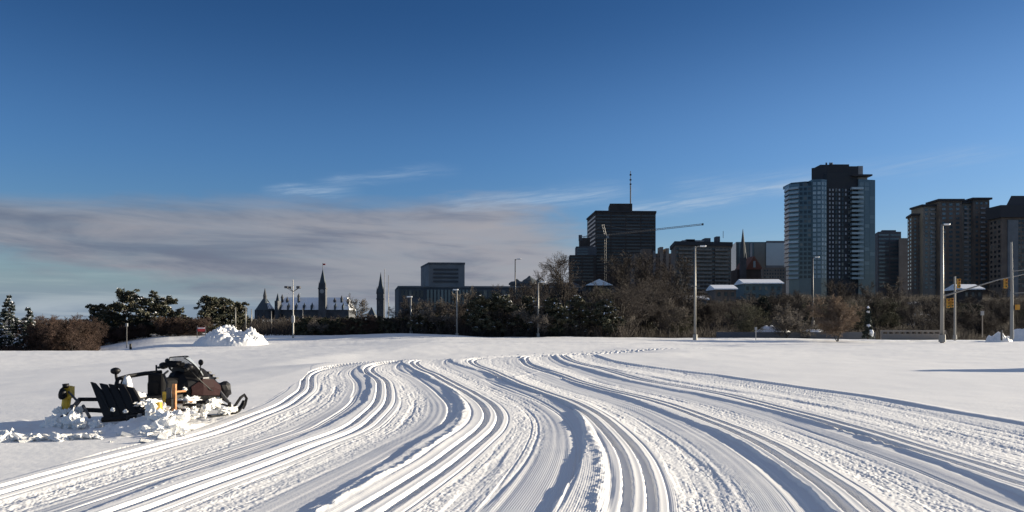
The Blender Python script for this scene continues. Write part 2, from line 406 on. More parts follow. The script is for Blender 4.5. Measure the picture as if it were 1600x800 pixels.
    # half-buried old trail lines at far right
    z = z + (1-inside)*sst(x, 14, 20)*0.02*sst(vn(Yr/2.2+0*x+x/30, x/60, 170), 0.3, 0.9)
    # the far edge band where vehicles have passed
    z = z + 0.10*sst(Yr, 92, 96)*fbm(x/2.5, Yr/0.8+0*x, 180, 3)*sst(x, -6, 4)
    return z

# ------------------------------------------------------------------ snow field (one sheet)
snow = bpy.data.materials.new('snow'); snow.use_nodes = True
t = snow.node_tree; b = t.nodes['Principled BSDF']; N = NX(t); tcn = t.nodes.new('ShaderNodeTexCoord')
b.inputs['Roughness'].default_value = 0.62; b.inputs['Specular IOR Level'].default_value = 0.35
n1 = N.noise(tcn.outputs['Object'], 0.35, 5, 0.6)
t.links.new(N.mix(N.sstep(n1, 0.35, 0.7), (0.81, 0.80, 0.785), (0.77, 0.765, 0.755)), b.inputs['Base Color'])
nb = N.noise(tcn.outputs['Object'], 38, 3, 0.65); bp = t.nodes.new('ShaderNodeBump'); bp.inputs['Strength'].default_value = 0.35; bp.inputs['Distance'].default_value = 0.006
t.links.new(nb, bp.inputs['Height']); t.links.new(bp.outputs[0], b.inputs['Normal'])

FIELD_END = 104.0
ua = np.arange(-0.80, 0.8001, 0.00085)
uo = 0.80 + np.cumsum(np.geomspace(0.004, 0.9, 26))
U = np.concatenate([-uo[::-1], ua, uo])
py_rows = np.arange(905, 526.4, -0.62)
Yr = CH*F/(py_rows-HY)
Yr = Yr[Yr < FIELD_END]
Yr = np.concatenate([np.array([-60., -30., -15., -6., 0., 2.5, 4., 5.]), Yr, [FIELD_END]])
Yg = Yr[:, None]; Xg = U[None, :]*np.maximum(Yg, 5.2)
Zg = snow_height(Xg, Yg)
nr, nc = Xg.shape
V = np.stack([Xg, np.broadcast_to(Yg, Xg.shape), Zg], -1).reshape(-1, 3)
ii = (np.arange(nr-1)[:, None]*nc + np.arange(nc-1)[None, :]).ravel()
Fq = np.stack([ii, ii+1, ii+nc+1, ii+nc], 1)
ground = np_mesh('snow_field', V, Fq, snow, smooth=True); ground['kind'] = 'structure'
def gz(x, Y): 
    return float(terrain(np.array([[x]]), np.array([[Y]]))[0, 0]) if Y < FIELD_END else float(hill_h(np.array([[x]]), np.array([[Y]]))[0, 0])

# hillside and ground beyond the field, out to the horizon
def hill_h(x, Y):
    base = terrain(x, np.full_like(x, FIELD_END) + 0*Y)
    a = x/np.maximum(Y, 1.0)
    right = sst(a, 0.02, 0.20); mid = sst(a, -0.16, -0.05)*(1-right)
    hr = -1.3*sst(Y, 104, 112) + 12.0*sst(Y, 122, 300)
    hm = -0.4*sst(Y, 106, 116) + 4.0*sst(Y, 160, 300)
    hl = -0.4*sst(Y, 106, 125) + 6.0*sst(Y, 450, 800)
    z = right*hr + mid*hm + (1-right-mid)*hl
    k = sst(Y, 104, 112)
    z = base*(1-k) + k*(z + 0.7*fbm(x/16, Y/16, 200, 3)) + 0*k
    return z
Yh = np.concatenate([[FIELD_END], FIELD_END+np.cumsum(np.geomspace(0.6, 9, 60)), np.geomspace(420, 9000, 26)])
Uh = np.concatenate([-np.geomspace(6, 0.85, 16), np.linspace(-0.8, 0.8, 330), np.geomspace(0.85, 6, 16)])
Yg2 = Yh[:, None]; Xg2 = Uh[None, :]*Yg2; Zg2 = hill_h(Xg2, Yg2 + 0*Xg2)
V2 = np.stack([Xg2, np.broadcast_to(Yg2, Xg2.shape), Zg2], -1).reshape(-1, 3)
nr2, nc2 = Xg2.shape; ii = (np.arange(nr2-1)[:, None]*nc2 + np.arange(nc2-1)[None, :]).ravel()
hillm = bpy.data.materials.new('scrub_slope'); hillm.use_nodes = True
t = hillm.node_tree; b = t.nodes['Principled BSDF']; N = NX(t); tcn = t.nodes.new('ShaderNodeTexCoord'); b.inputs['Roughness'].default_value = 0.9
n1 = N.noise(tcn.outputs['Object'], 0.10, 6, 0.62); n2 = N.noise(tcn.outputs['Object'], 0.9, 5, 0.7)
scrub = N.mix(N.sstep(n2, 0.35, 0.65), (0.022, 0.020, 0.018), (0.05, 0.04, 0.032))
sx = t.nodes.new('ShaderNodeSeparateXYZ'); t.links.new(tcn.outputs['Object'], sx.inputs[0])
edge = N.m('ADD', sx.outputs[1], N.m('MULTIPLY', N.m('SUBTRACT', n1, 0.5), 14.0))
patch = N.m('MAXIMUM', N.sstep(N.m('ADD', n1, N.m('MULTIPLY', n2, 0.25)), 0.69, 0.76), N.sstep(edge, 118.0, 115.0))
t.links.new(N.mix(patch, scrub, (0.86, 0.87, 0.88)), b.inputs['Base Color'])
hs = np_mesh('hillside', V2, np.stack([ii, ii+1, ii+nc2+1, ii+nc2], 1), hillm, smooth=True); hs['kind'] = 'structure'

# ------------------------------------------------------------------ materials for the town
M_ = {}
M_['white_paint'] = mat('white_paint', (0.75, 0.75, 0.74), 0.5)
M_['snow_cap'] = mat('snow_cap', (0.88, 0.89, 0.91), 0.6, bump=0.4, bscale=6)
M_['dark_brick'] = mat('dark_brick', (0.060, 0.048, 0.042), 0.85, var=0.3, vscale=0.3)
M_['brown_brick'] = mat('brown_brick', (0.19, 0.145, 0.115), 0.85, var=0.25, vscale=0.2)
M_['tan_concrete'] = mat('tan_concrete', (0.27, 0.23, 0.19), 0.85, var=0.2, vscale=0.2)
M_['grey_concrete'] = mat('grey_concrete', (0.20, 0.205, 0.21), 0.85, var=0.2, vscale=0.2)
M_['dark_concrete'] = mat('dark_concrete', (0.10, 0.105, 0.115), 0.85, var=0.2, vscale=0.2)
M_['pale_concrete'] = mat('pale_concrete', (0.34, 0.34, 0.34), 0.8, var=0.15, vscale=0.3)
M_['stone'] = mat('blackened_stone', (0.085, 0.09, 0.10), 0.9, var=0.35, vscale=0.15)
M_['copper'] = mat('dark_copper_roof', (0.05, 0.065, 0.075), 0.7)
M_['glass_dark'] = mat('dark_glass', (0.015, 0.02, 0.028), 0.15, spec=0.6)
M_['glass_blue'] = mat('blue_glass', (0.085, 0.12, 0.135), 0.12, spec=0.8, var=0.4, vscale=0.12)
M_['glass_pale'] = mat('pale_glass', (0.36, 0.43, 0.45), 0.2, spec=0.8, var=0.3, vscale=0.3)
M_['steel'] = mat('galvanised_steel', (0.27, 0.26, 0.24), 0.5, metal=0.35)
M_['dark_steel'] = mat('dark_steel', (0.05, 0.05, 0.055), 0.5)
M_['black'] = mat('black_plastic', (0.006, 0.006, 0.007), 0.5, spec=0.25)
M_['yellow'] = mat('yellow_paint', (0.80, 0.50, 0.04), 0.5, var=0.3, vscale=9)
M_['signal'] = mat('signal_yellow', (0.50, 0.25, 0.03), 0.5)
M_['roof_dark'] = mat('dark_roofing', (0.045, 0.045, 0.05), 0.85)

for k_, lo, hi in (('glass_dark', (0.012, 0.016, 0.024), (0.16, 0.15, 0.13)), ('tower_glass', (0.022, 0.023, 0.028), (0.07, 0.065, 0.06)), ('glass_pale', (0.26, 0.32, 0.34), (0.46, 0.52, 0.53)), ('glass_blue', (0.07, 0.10, 0.115), (0.15, 0.19, 0.20))):
    mm = M_.get(k_) or mat(k_, lo, 0.22, spec=0.6); M_[k_] = mm; tt_ = mm.node_tree; bb_ = tt_.nodes['Principled BSDF']; N_ = NX(tt_)
    oi = tt_.nodes.new('ShaderNodeObjectInfo'); tc_ = tt_.nodes.new('ShaderNodeTexCoord')          # blinds and lights differ from pane to pane
    v_ = N_.m('ADD', N_.sstep(oi.outputs['Random'], 0.62, 1.0), N_.m('MULTIPLY', N_.m('SUBTRACT', N_.noise(tc_.outputs['Object'], 0.4, 3, .6), 0.5), 0.6), clamp=True)
    for l_ in list(bb_.inputs['Base Color'].links): tt_.links.remove(l_)
    tt_.links.new(N_.mix(v_, lo, hi), bb_.inputs['Base Color'])
def pt(px, Y): return (wx(px, Y), Y)
def top_z(py, Y): return wz_(py, Y)
def windows(parent, mname, name, a, b, z0, z1, cols, rows, fw=0.6, fh=0.55, proud=0.10, keep=None, sill=None, budget=None):
    """windows over one wall, from footprint corner a to b; each is its own part, past the budget one shared part"""
    a = Vector((a[0], a[1], 0)); b = Vector((b[0], b[1], 0)); d = (b-a); L = d.length; d.normalize()
    nrm = Vector((d.y, -d.x, 0))
    cw = L/cols; chh = (z1-z0)/rows; w = cw*fw; h = chh*fh
    m = Matrix(((d.x, nrm.x, 0, 0), (d.y, nrm.y, 0, 0), (0, 0, 1, 0), (0, 0, 0, 1)))
    one = MB().box(-w/2, w/2, -0.15, proud, -h/2, h/2, m)
    lim = 100 if budget is None else budget[0]
    first = None; rest = MB(); n = 0
    for r in range(rows-1, -1, -1):
        for c in range(cols):
            if keep and not keep(c, r): continue
            p = a + d*(cw*(c+0.5)) + Vector((0, 0, z0+chh*(r+0.5)))
            if n < lim:
                if first is None:
                    first = one.build(name, M_[mname], parent, local=True); o = first
                else:
                    o = first.copy(); COL.objects.link(o)
                o.location = p - parent.location
                n += 1
            else: rest.add([Vector(v)+p for v in one.v], one.f)
    if budget is not None: budget[0] -= n
    if rest.v:
        o = rest.build(name+'_rows', M_[mname], parent); o['kind'] = 'stuff'
def block(parent, name, foot, z0, z1, m): return MB().prism(foot, z0, z1).build(name, M_[m], parent)
def root(name, label, cat, px, Y, z=None, group=None):
    return thing(name, label, cat, (wx(px, Y), Y, z if z is not None else gz(wx(px, Y), Y)), 0, group)

# ---- 1 parliament ridge, far left of centre
PY = 900.0
b1 = root('parliament_building', 'long stone parliament block with snowy steep roofs and tall central clock tower with flag', 'building', 488, PY, 0)
def pc(px, d=0): return wx(px, PY+0) if d == 0 else wx(px, PY)
def bx(px0, px1, pyt, pyb, Y, D): return MB().box(wx(px0, Y), wx(px1, Y), Y, Y+D, wz_(pyb, Y), wz_(pyt, Y))
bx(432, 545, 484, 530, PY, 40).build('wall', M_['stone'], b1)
rf = MB()
x0, x1 = wx(431, PY), wx(546, PY); za, zb = wz_(484, PY), wz_(464, PY)
rf.add([(x0, PY-1, za), (x1, PY-1, za), (x1, PY+41, za), (x0, PY+41, za), (x0+6, PY+16, zb), (x1-6, PY+16, zb), (x1-6, PY+24, zb), (x0+6, PY+24, zb)],
       [(0, 1, 5, 4), (1, 2, 6, 5), (2, 3, 7, 6), (3, 0, 4, 7), (4, 5, 6, 7)])
roof1 = rf.build('roof', M_['snow_cap'], b1)
for i in range(9):
    q = 438 + i*12.2
    if abs(q-505) < 8: continue
    MB().prism([(wx(q-1.3, PY), PY-1), (wx(q+1.3, PY), PY-1), (wx(q+1.3, PY), PY+8), (wx(q-1.3, PY), PY+8)], wz_(485, PY), wz_(477, PY)).cone(wx(q, PY), PY+3, wz_(477, PY), wz_(472, PY), 1.4, 0.0, 4, math.pi/4).build('dormer', M_['copper'], roof1)
for q, tp in ((437, 463), (445, 467), (463, 461), (520, 468), (531, 465), (541, 469)):
    MB().cone(wx(q, PY), PY+10, wz_(487, PY), wz_(tp+2, PY), 1.6, 1.4, 8).cone(wx(q, PY), PY+10, wz_(tp+2, PY), wz_(tp-4, PY), 1.9, 0.1, 8).build('turret', M_['stone'], b1)
tw = MB().box(wx(499.5, PY), wx(510.5, PY), PY-6, PY+2, wz_(530, PY), wz_(449, PY))
tw.box(wx(498.8, PY), wx(511.2, PY), PY-6.5, PY+2.5, wz_(452, PY), wz_(450, PY))
tw.box(wx(500.5, PY), wx(509.5, PY), PY-5.2, PY+1.2, wz_(449, PY), wz_(443, PY))
tower1 = tw.build('clock_tower', M_['stone'], b1)
MB().cone(wx(505, PY), PY-2, wz_(443, PY), wz_(421, PY), 4.4, 0.25, 4, math.pi/4).build('spire', M_['copper'], tower1)
MB().tube([(wx(505, PY), PY-2, wz_(422, PY)), (wx(505, PY), PY-2, wz_(411, PY))], 0.3, 5).build('flagpole', M_['dark_steel'], tower1)
MB().box(wx(505.3, PY), wx(509, PY), PY-2.1, PY-1.9, wz_(414.5, PY), wz_(412, PY)).build('flag', mat('red_cloth', (0.45, 0.03, 0.03), 0.8), tower1)
for sx in (500.2, 509.8):
    MB().cone(wx(sx, PY), PY-5, wz_(449, PY), wz_(440, PY), 0.9, 0.1, 6).build('pinnacle', M_['stone'], tower1)
MB().cone(wx(505, PY), PY-6.1, wz_(457.5, PY)-0.0, wz_(457.5, PY)+0.1, 0.1, 0.1, 6).add([(wx(505, PY)+2.4*math.cos(a), PY-6.2, wz_(455.5, PY)+2.4*math.sin(a)) for a in [2*math.pi*k/16 for k in range(16)]], [tuple(range(16))]).build('clock_face', M_['pale_concrete'], tower1)
windows(b1, 'glass_dark', 'window', (wx(434, PY), PY), (wx(498, PY), PY), wz_(515, PY), wz_(489, PY), 13, 3, 0.45, 0.6)
# library with conical roof
b2 = root('parliament_library', 'round stone library with snow patched conical roof and needle spire', 'building', 414, PY, 0)
cx = wx(414, PY)
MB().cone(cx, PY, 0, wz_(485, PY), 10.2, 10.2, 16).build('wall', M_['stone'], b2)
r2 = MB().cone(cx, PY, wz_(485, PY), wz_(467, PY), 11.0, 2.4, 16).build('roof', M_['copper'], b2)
MB().loft([[(cx+rr*math.cos(t), PY+rr*math.sin(t), z) for t in (-0.9, -0.6, -0.3, 0.0)] for rr, z in ((9.8, wz_(483.5, PY)+0.8), (5.2, wz_(474, PY)+0.8))], cap=False).build('snow_patch', M_['snow_cap'], r2)
MB().cone(cx, PY, wz_(470, PY), wz_(463, PY), 2.2, 2.0, 8).cone(cx, PY, wz_(463, PY), wz_(450, PY), 2.3, 0.15, 8).build('spire', M_['stone'], b2)
for a in range(8):
    t_ = math.pi*2*a/8+0.2
    MB().cone(cx+10.5*math.cos(t_), PY+10.5*math.sin(t_), 0, wz_(484, PY), 0.9, 0.7, 5).build('buttress', M_['stone'], b2)
# second stone tower
b3 = root('stone_tower', 'slender dark stone tower with pointed roof left of the flat office block', 'tower', 594, 800, 0)
Y = 800
t3 = MB().box(wx(588.5, Y), wx(599.5, Y), Y, Y+7, 0, wz_(457, Y)); t3.box(wx(587.8, Y), wx(600.2, Y), Y-.5, Y+7.5, wz_(468, Y), wz_(466, Y)); t3.build('shaft', M_['stone'], b3)
MB().cone(wx(594, Y), Y+3.5, wz_(457, Y), wz_(447, Y), 5.0, 3.2, 4, math.pi/4).cone(wx(594, Y), Y+3.5, wz_(447, Y), wz_(425, Y), 2.9, 0.1, 4, math.pi/4).build('roof', M_['copper'], b3)
for sx in (589, 599.3): MB().cone(wx(sx, Y), Y+.5, wz_(459, Y), wz_(448, Y), 1.0, 0.1, 6).build('pinnacle', M_['stone'], b3)
windows(b3, 'glass_dark', 'window', (wx(590, Y), Y), (wx(598, Y), Y), wz_(500, Y), wz_(460, Y), 2, 5, 0.35, 0.6)
# low wing of the same ridge
for nm, lb, p0, p1, tp, Y, roofc in (('stone_annex', 'small dark stone house with pointed gable left of the second stone tower', 573, 585, 492, 780, 1), ('stone_lodge', 'tiny steep roofed stone lodge between the library and the long parliament block', 429, 434, 470, 890, 1)):
    a_ = root(nm, lb, 'building', (p0+p1)/2, Y, 0)
    MB().box(wx(p0, Y), wx(p1, Y), Y, Y+14, 0, wz_(tp, Y)).build('wall', M_['stone'], a_)
    MB().cone(wx((p0+p1)/2, Y), Y+6, wz_(tp, Y), wz_(tp-12, Y), (wx(p1, Y)-wx(p0, Y))*0.75, 0.2, 4, math.pi/4).build('roof', M_['copper'], a_)

# ---- 2 office complex
Y = 300
o1 = root('office_block', 'wide low dark office block with glass fins and a square windowless upper block', 'building', 780, Y)
zb = -3
f = [pt(623, Y), pt(962, Y+6), pt(960, Y+50), pt(617, Y+40)]
f = [pt(623, Y), pt(962, Y+6), (wx(962, Y+6), Y+50), pt(617, Y+34)]
block(o1, 'wall', f, zb, wz_(447.5, Y), 'dark_concrete')
MB().prism([(wx(622, Y), Y-.4), (wx(963, Y), Y+5.5), (wx(963, Y), Y+51), (wx(616.5, Y+34), Y+34.5)], wz_(449, Y), wz_(446.6, Y)).build('parapet', M_['grey_concrete'], o1)
windows(o1, 'glass_blue', 'glass_bay', pt(666, Y+0.75), pt(738, Y+2.0), wz_(482, Y), wz_(451, Y), 13, 1, 0.62, 0.9, 0.3)
windows(o1, 'glass_dark', 'window', pt(740, Y+2.1), pt(955, Y+5.8), wz_(486, Y), wz_(450, Y), 30, 2, 0.7, 0.6, 0.15)
windows(o1, 'glass_dark', 'window', pt(626, Y+.1), pt(662, Y+0.7), wz_(486, Y), wz_(450, Y), 6, 2, 0.7, 0.6, 0.15)
Yt = Y+12
up_ = block(o1, 'upper_block', [pt(670, Yt), pt(726, Yt+1), pt(724, Yt+24), pt(657.5, Yt+22)], wz_(447, Yt)-1, wz_(411.5, Yt), 'grey_concrete')
MB().prism([(wx(669.5, Yt), Yt-.4), (wx(726.6, Yt), Yt+.6), (wx(724.5, Yt+24), Yt+24.5), (wx(657, Yt+22), Yt+22.5)], wz_(412.5, Yt), wz_(410, Yt)).build('coping', M_['dark_concrete'], up_)
for i in range(4):
    z = wz_(421+i*6.2, Yt)
    MB().prism([pt(677, Yt-.2), pt(716, Yt+.5), (wx(716, Yt), Yt+1.2), (wx(677, Yt), Yt+.4)], z-.35, z+.35).build('louvre', M_['dark_steel'], up_)

# ---- 3 museum-like buildings behind the trees
Y = 340
g1 = root('domed_hall', 'dark domed roof hall peeping over trees right of the thin lamp standard', 'building', 825, Y)
MB().box(wx(797, Y), wx(848, Y), Y, Y+25, -2, wz_(443, Y)).build('wall', M_['stone'], g1)
for q, r_, tp in ((808, 3.2, 437), (828, 3.4, 432), (842, 2.0, 436)):
    MB().loft([[(wx(q, Y)+r_*1.15*k*math.cos(2*math.pi*j/14), Y+8+r_*1.15*k*math.sin(2*math.pi*j/14), z) for j in range(14)] for k, z in ((1.0, wz_(444, Y)), (0.98, wz_(441, Y)), (0.72, wz_((tp+440)/2, Y)), (0.35, wz_(tp+1, Y)), (0.05, wz_(tp-3, Y)))]).build('dome', M_['copper'], g1)
g2 = root('grey_hall', 'pale grey flat hall with sloping roof left of the dark tower annex', 'building', 872, 320)
Y = 320
MB().box(wx(850, Y), wx(905, Y), Y, Y+20, -2, wz_(446, Y)).build('wall', M_['pale_concrete'], g2)
MB().prism([pt(848, Y-1), pt(907, Y-1), pt(905, Y+21), pt(850, Y+21)], wz_(446, Y), wz_(440, Y), [pt(862, Y+6), pt(896, Y+6), pt(896, Y+14), pt(862, Y+14)]).build('roof', M_['roof_dark'], g2)
g3 = root('gabled_house', 'small house with snow covered gable in front of the dark tower', 'house', 934, 280)
Y = 280
MB().box(wx(916, Y), wx(956, Y), Y, Y+14, 0, wz_(446, Y)).build('wall', M_['dark_brick'], g3)
x0, x1, xm = wx(914, Y), wx(958, Y), wx(936, Y)
MB().add([(x0, Y-1, wz_(446, Y)), (x1, Y-1, wz_(446, Y)), (xm, Y-1, wz_(436, Y)), (x0, Y+15, wz_(446, Y)), (x1, Y+15, wz_(446, Y)), (xm, Y+15, wz_(436, Y))], [(0, 1, 2), (5, 4, 3), (0, 2, 5, 3), (1, 4, 5, 2), (0, 3, 4, 1)]).build('roof', M_['snow_cap'], g3)
windows(g3, 'glass_dark', 'window', pt(918, Y), pt(954, Y), wz_(462, Y), wz_(448, Y), 5, 2, 0.5, 0.6)

# ---- 4 dark tower
Y = 450
d1 = root('office_tower', 'square dark brick office tower with penthouse and tall roof antenna', 'building', 975, Y)
fa, fb = (wx(931, Y), Y), (wx(1024.5, Y+2), Y+2)
fl = (wx(917.5, Y+34), Y+34)
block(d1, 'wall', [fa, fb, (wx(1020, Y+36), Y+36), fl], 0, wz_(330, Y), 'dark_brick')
MB().prism([(fa[0]-.3, fa[1]-.4), (fb[0]+.4, fb[1]-.4), (wx(1020, Y+36)+.4, Y+36.4), (fl[0]-.5, fl[1]+.4)], wz_(331.5, Y), wz_(329, Y)).build('parapet', M_['roof_dark'], d1)
ph = block(d1, 'penthouse', [pt(953, Y+8), pt(988, Y+8), pt(986, Y+24), pt(950.5, Y+24)], wz_(331, Y), wz_(318, Y+8), 'dark_brick')
an = MB().tube([(wx(986, Y+8), Y+10, wz_(319, Y)), (wx(986, Y+8), Y+10, wz_(285, Y))], 0.38, 6).tube([(wx(986, Y+8), Y+10, wz_(286, Y)), (wx(986, Y+8), Y+10, wz_(262, Y))], 0.2, 6).build('antenna', M_['dark_steel'], d1)
for q in (268, 276, 283): MB().box(wx(986, Y+8)-.5, wx(986, Y+8)+.5, Y+9.6, Y+10.4, wz_(q, Y)-.4, wz_(q, Y)+.4).build('antenna_panel', M_['dark_steel'], an)
bud = [100]
windows(d1, 'tower_glass', 'window_band', fa, fb, wz_(440, Y), wz_(334, Y), 4, 21, 0.93, 0.42, 0.08, budget=bud)
windows(d1, 'tower_glass', 'window_band', fl, fa, wz_(440, Y), wz_(334, Y), 1, 16, 0.9, 0.42, 0.08, budget=bud)
d2 = root('stepped_annex', 'stepped dark block joined to the left foot of the dark tower', 'building', 903, 440)
Y = 440
block(d2, 'wall', [pt(890, Y), pt(931, Y), pt(931, Y+18), pt(888.5, Y+18)], 0, wz_(398.5, Y), 'dark_brick')
block(d2, 'upper_storey', [pt(900, Y+4), pt(932, Y+4), pt(932, Y+16), pt(898.5, Y+16)], wz_(398.5, Y), wz_(384, Y), 'dark_concrete')
block(d2, 'top_storey', [pt(906, Y+5), pt(922, Y+5), pt(922, Y+14), pt(904.5, Y+14)], wz_(384, Y), wz_(370, Y), 'dark_brick')
windows(d2, 'tower_glass', 'window_band', pt(891, Y), pt(928, Y), wz_(440, Y), wz_(400, Y), 2, 8, 0.9, 0.4)
windows(d2, 'glass_blue', 'window_band', pt(901, Y+4), pt(920, Y+4), wz_(398, Y), wz_(386, Y), 1, 3, 0.9, 0.4)

# ---- 5 tower crane in front of it
Y = 400
cr = root('tower_crane', 'white tower crane with long rising jib crossing the dark tower', 'crane', 946, Y)
def lattice(mb, a, b, w, n, r=0.10):
    a = Vector(a); b = Vector(b); d = (b-a).normalized(); u = d.cross(Vector((0, 1, 0))).normalized()*w; v = Vector((0, 1, 0))*w
    cs = [u*.5+v*.5, u*.5-v*.5, -u*.5-v*.5, -u*.5+v*.5]
    for c in cs: mb.tube([a+c, b+c], r, 4)
    for i in range(n):
        p = a+(b-a)*(i/n); q = a+(b-a)*((i+1)/n)
        for k in range(4): mb.tube([p+cs[k], q+cs[(k+1) % 4]], r*.7, 3)
    return mb
P3 = lambda px, py, YY: (wx(px, YY), YY, wz_(py, YY))
M_['crane'] = mat('crane_white', (0.17, 0.165, 0.16), 0.5)
lattice(MB(), P3(946, 500, Y), P3(946, 370, Y), 0.8, 30, .035).build('mast', M_['dark_steel'], cr)
jb = lattice(MB(), P3(946, 367.5, Y), P3(1098, 350.5, Y), 0.65, 40, .075).build('jib', M_['crane'], cr)
lattice(MB(), P3(946, 367.5, Y), P3(906, 371.5, Y), 0.9, 10, .08).build('counter_jib', M_['crane'], cr)
lattice(MB(), P3(946, 369, Y), P3(942, 351, Y), 0.9, 4, .10).build('peak', M_['crane'], cr)
bx(904.5, 909.5, 367, 376, Y, 2.0).build('counterweight', M_['dark_concrete'], cr)
bx(947.5, 951.5, 366, 372, Y, 1.4).build('cab', M_['pale_concrete'], cr)
MB().tube([P3(942, 351.5, Y), P3(1000, 361.5, Y)], 0.07, 4).tube([P3(942, 351.5, Y), P3(912, 371, Y)], 0.07, 4).build('stay', M_['crane'], cr)
MB().box(wx(1097, Y), wx(1099, Y), Y-.5, Y+.5, wz_(352, Y), wz_(349, Y)).build('jib_tip', M_['dark_steel'], cr)

# ---- 6 brown mid-rise and long apartment slab
Y = 380
e1 = root('brown_midrise', 'brown mid-rise with pale stair columns between the dark tower and the apartment slab', 'building', 1016, Y)
block(e1, 'wall', [pt(992, Y), pt(1050, Y), pt(1048, Y+24), pt(985, Y+24)], 0, wz_(396, Y), 'brown_brick')
for q, q1, tp, m_ in ((1003, 1018, 389, 'brown_brick'), (1031, 1036, 386, 'tan_concrete'), (1040, 1045, 388, 'tan_concrete'), (1020, 1024, 392, 'grey_concrete')):
    MB().box(wx(q, Y), wx(q1, Y), Y-.6, Y+6, 0, wz_(tp, Y)).build('stair_column', M_[m_], e1)
windows(e1, 'glass_dark', 'window', pt(993, Y), pt(1048, Y), wz_(455, Y), wz_(398, Y), 11, 10, 0.5, 0.5)
Y = 330
e2 = root('apartment_slab', 'broad brown apartment block with balcony rows and boxes on its dark flat roof', 'building', 1097, Y)
fa, fb = pt(1055, Y), pt(1142.5, Y+4)
block(e2, 'wall', [fa, fb, pt(1140, Y+26), pt(1048.5, Y+22)], 0, wz_(383, Y), 'brown_brick')
MB().prism([(fa[0]-.4, fa[1]-.6), (fb[0]+.5, fb[1]-.6), (wx(1140, Y+26)+.5, Y+26.5), (wx(1048.5, Y+22)-.5, Y+22.4)], wz_(383, Y), wz_(377, Y)).build('roof', M_['roof_dark'], e2)
for q, q1, tp in ((1072, 1111, 372.5), (1078, 1092, 371), (1107, 1116, 369.5), (1127, 1133, 366)):
    MB().box(wx(q, Y), wx(q1, Y), Y+6+q % 3, Y+12, wz_(378, Y), wz_(tp, Y)).build('rooftop_box', M_['pale_concrete' if q in (1072,) else 'dark_concrete'], e2)
MB().tube([P3(1130, 372, Y+8), P3(1130, 361, Y+8)], 0.12, 5).build('vent_pipe', M_['pale_concrete'], e2)
bud = [70]
M_['window_tan'] = mat('balcony_front', (0.26, 0.225, 0.19), 0.8, var=0.3, vscale=0.5)
windows(e2, 'glass_dark', 'window', fa, fb, wz_(470, Y), wz_(385, Y), 14, 14, 0.55, 0.50, 0.1, budget=bud)
for r_ in range(14):
    z = wz_(470, Y) + (wz_(385, Y)-wz_(470, Y))*r_/14
    for c0, c1 in ((.06, .30), (.36, .64), (.70, .94)):
        ax = [fa[0]+(fb[0]-fa[0])*k for k in (c0, c1)]; ay = [fa[1]+(fb[1]-fa[1])*k for k in (c0, c1)]
        MB().add([(ax[0], ay[0]-1.0, z), (ax[1], ay[1]-1.0, z), (ax[1], ay[1], z), (ax[0], ay[0], z), (ax[0], ay[0]-1.0, z+.75), (ax[1], ay[1]-1.0, z+.75), (ax[1], ay[1], z+.75), (ax[0], ay[0], z+.75)],
                 [(3,2,1,0), (4,5,6,7), (0,1,5,4), (1,2,6,5), (2,3,7,6), (3,0,4,7)]).build('balcony', M_['window_tan'], e2)

# ---- 7 glass office and church
Y = 480
h1 = root('glass_office', 'blue grey glass office behind the church spire left of the condo tower', 'building', 1184, Y)
block(h1, 'wall', [pt(1150, Y), pt(1197, Y), pt(1197, Y+25), pt(1142.5, Y+25)], 0, wz_(378, Y), 'glass_blue')
block(h1, 'side_wing', [pt(1197, Y-1), pt(1232, Y-1), pt(1232, Y+24), pt(1197, Y+24)], 0, wz_(376.5, Y), 'grey_concrete')
MB().prism([pt(1197, Y-1.2), pt(1232, Y-1.2), pt(1232, Y-1.05), pt(1197, Y-1.05)], wz_(415, Y), wz_(380, Y)).build('curtain_wall', M_['glass_pale'], h1)
for q, q1, m_ in ((1150, 1154, 'glass_dark'), (1158, 1161, 'pale_concrete'), (1165, 1170, 'glass_dark'), (1172, 1175, 'pale_concrete'), (1178, 1196, 'glass_dark')):
    MB().box(wx(q, Y), wx(q1, Y), Y-.5, Y, wz_(425, Y), wz_(380, Y)).build('facade_strip', M_[m_], h1)
Y = 400
h2 = root('spired_church', 'dark church with thin needle spire and brick gable before the glass office', 'church', 1170, Y)
MB().box(wx(1152, Y), wx(1192, Y), Y, Y+22, 0, wz_(421, Y)).build('wall', M_['dark_brick'], h2)
MB().box(wx(1155.5, Y), wx(1163.5, Y), Y-3, Y, 0, wz_(404, Y)).build('tower', M_['stone'], h2)
MB().cone(wx(1159.5, Y), Y-1.4, wz_(404, Y), wz_(358, Y), 1.9, 0.08, 8).build('spire', M_['copper'], h2)
for q in (1156, 1163): MB().cone(wx(q, Y), Y-2.5, wz_(405, Y), wz_(396, Y), .5, .05, 5).build('pinnacle', M_['stone'], h2)
x0, x1, xm = wx(1165, Y), wx(1192, Y), wx(1178, Y)
MB().add([(x0, Y-.5, wz_(421, Y)), (x1, Y-.5, wz_(421, Y)), (xm, Y-.5, wz_(400, Y)), (x0, Y+22, wz_(421, Y)), (x1, Y+22, wz_(421, Y)), (xm, Y+22, wz_(400, Y))], [(0, 1, 2), (5, 4, 3), (0, 2, 5, 3), (1, 4, 5, 2), (0, 3, 4, 1)]).build('gable', mat('red_brick', (0.16, 0.07, 0.05), 0.9), h2)
MB().box(wx(1176.5, Y), wx(1180, Y), Y-.7, Y-.5, wz_(418, Y), wz_(408, Y)).build('window', M_['glass_pale'], h2)
h3 = root('brick_walkup', 'low brick block with small lit windows at the foot of the condo tower', 'building', 1207, 300)
Y = 300
block(h3, 'wall', [pt(1192, Y), pt(1228, Y), pt(1228, Y+12), pt(1189, Y+12)], 0, wz_(418, Y), 'brown_brick')
windows(h3, 'glass_dark', 'window', pt(1193, Y), pt(1226, Y), wz_(446, Y), wz_(420, Y), 8, 5, 0.45, 0.5)

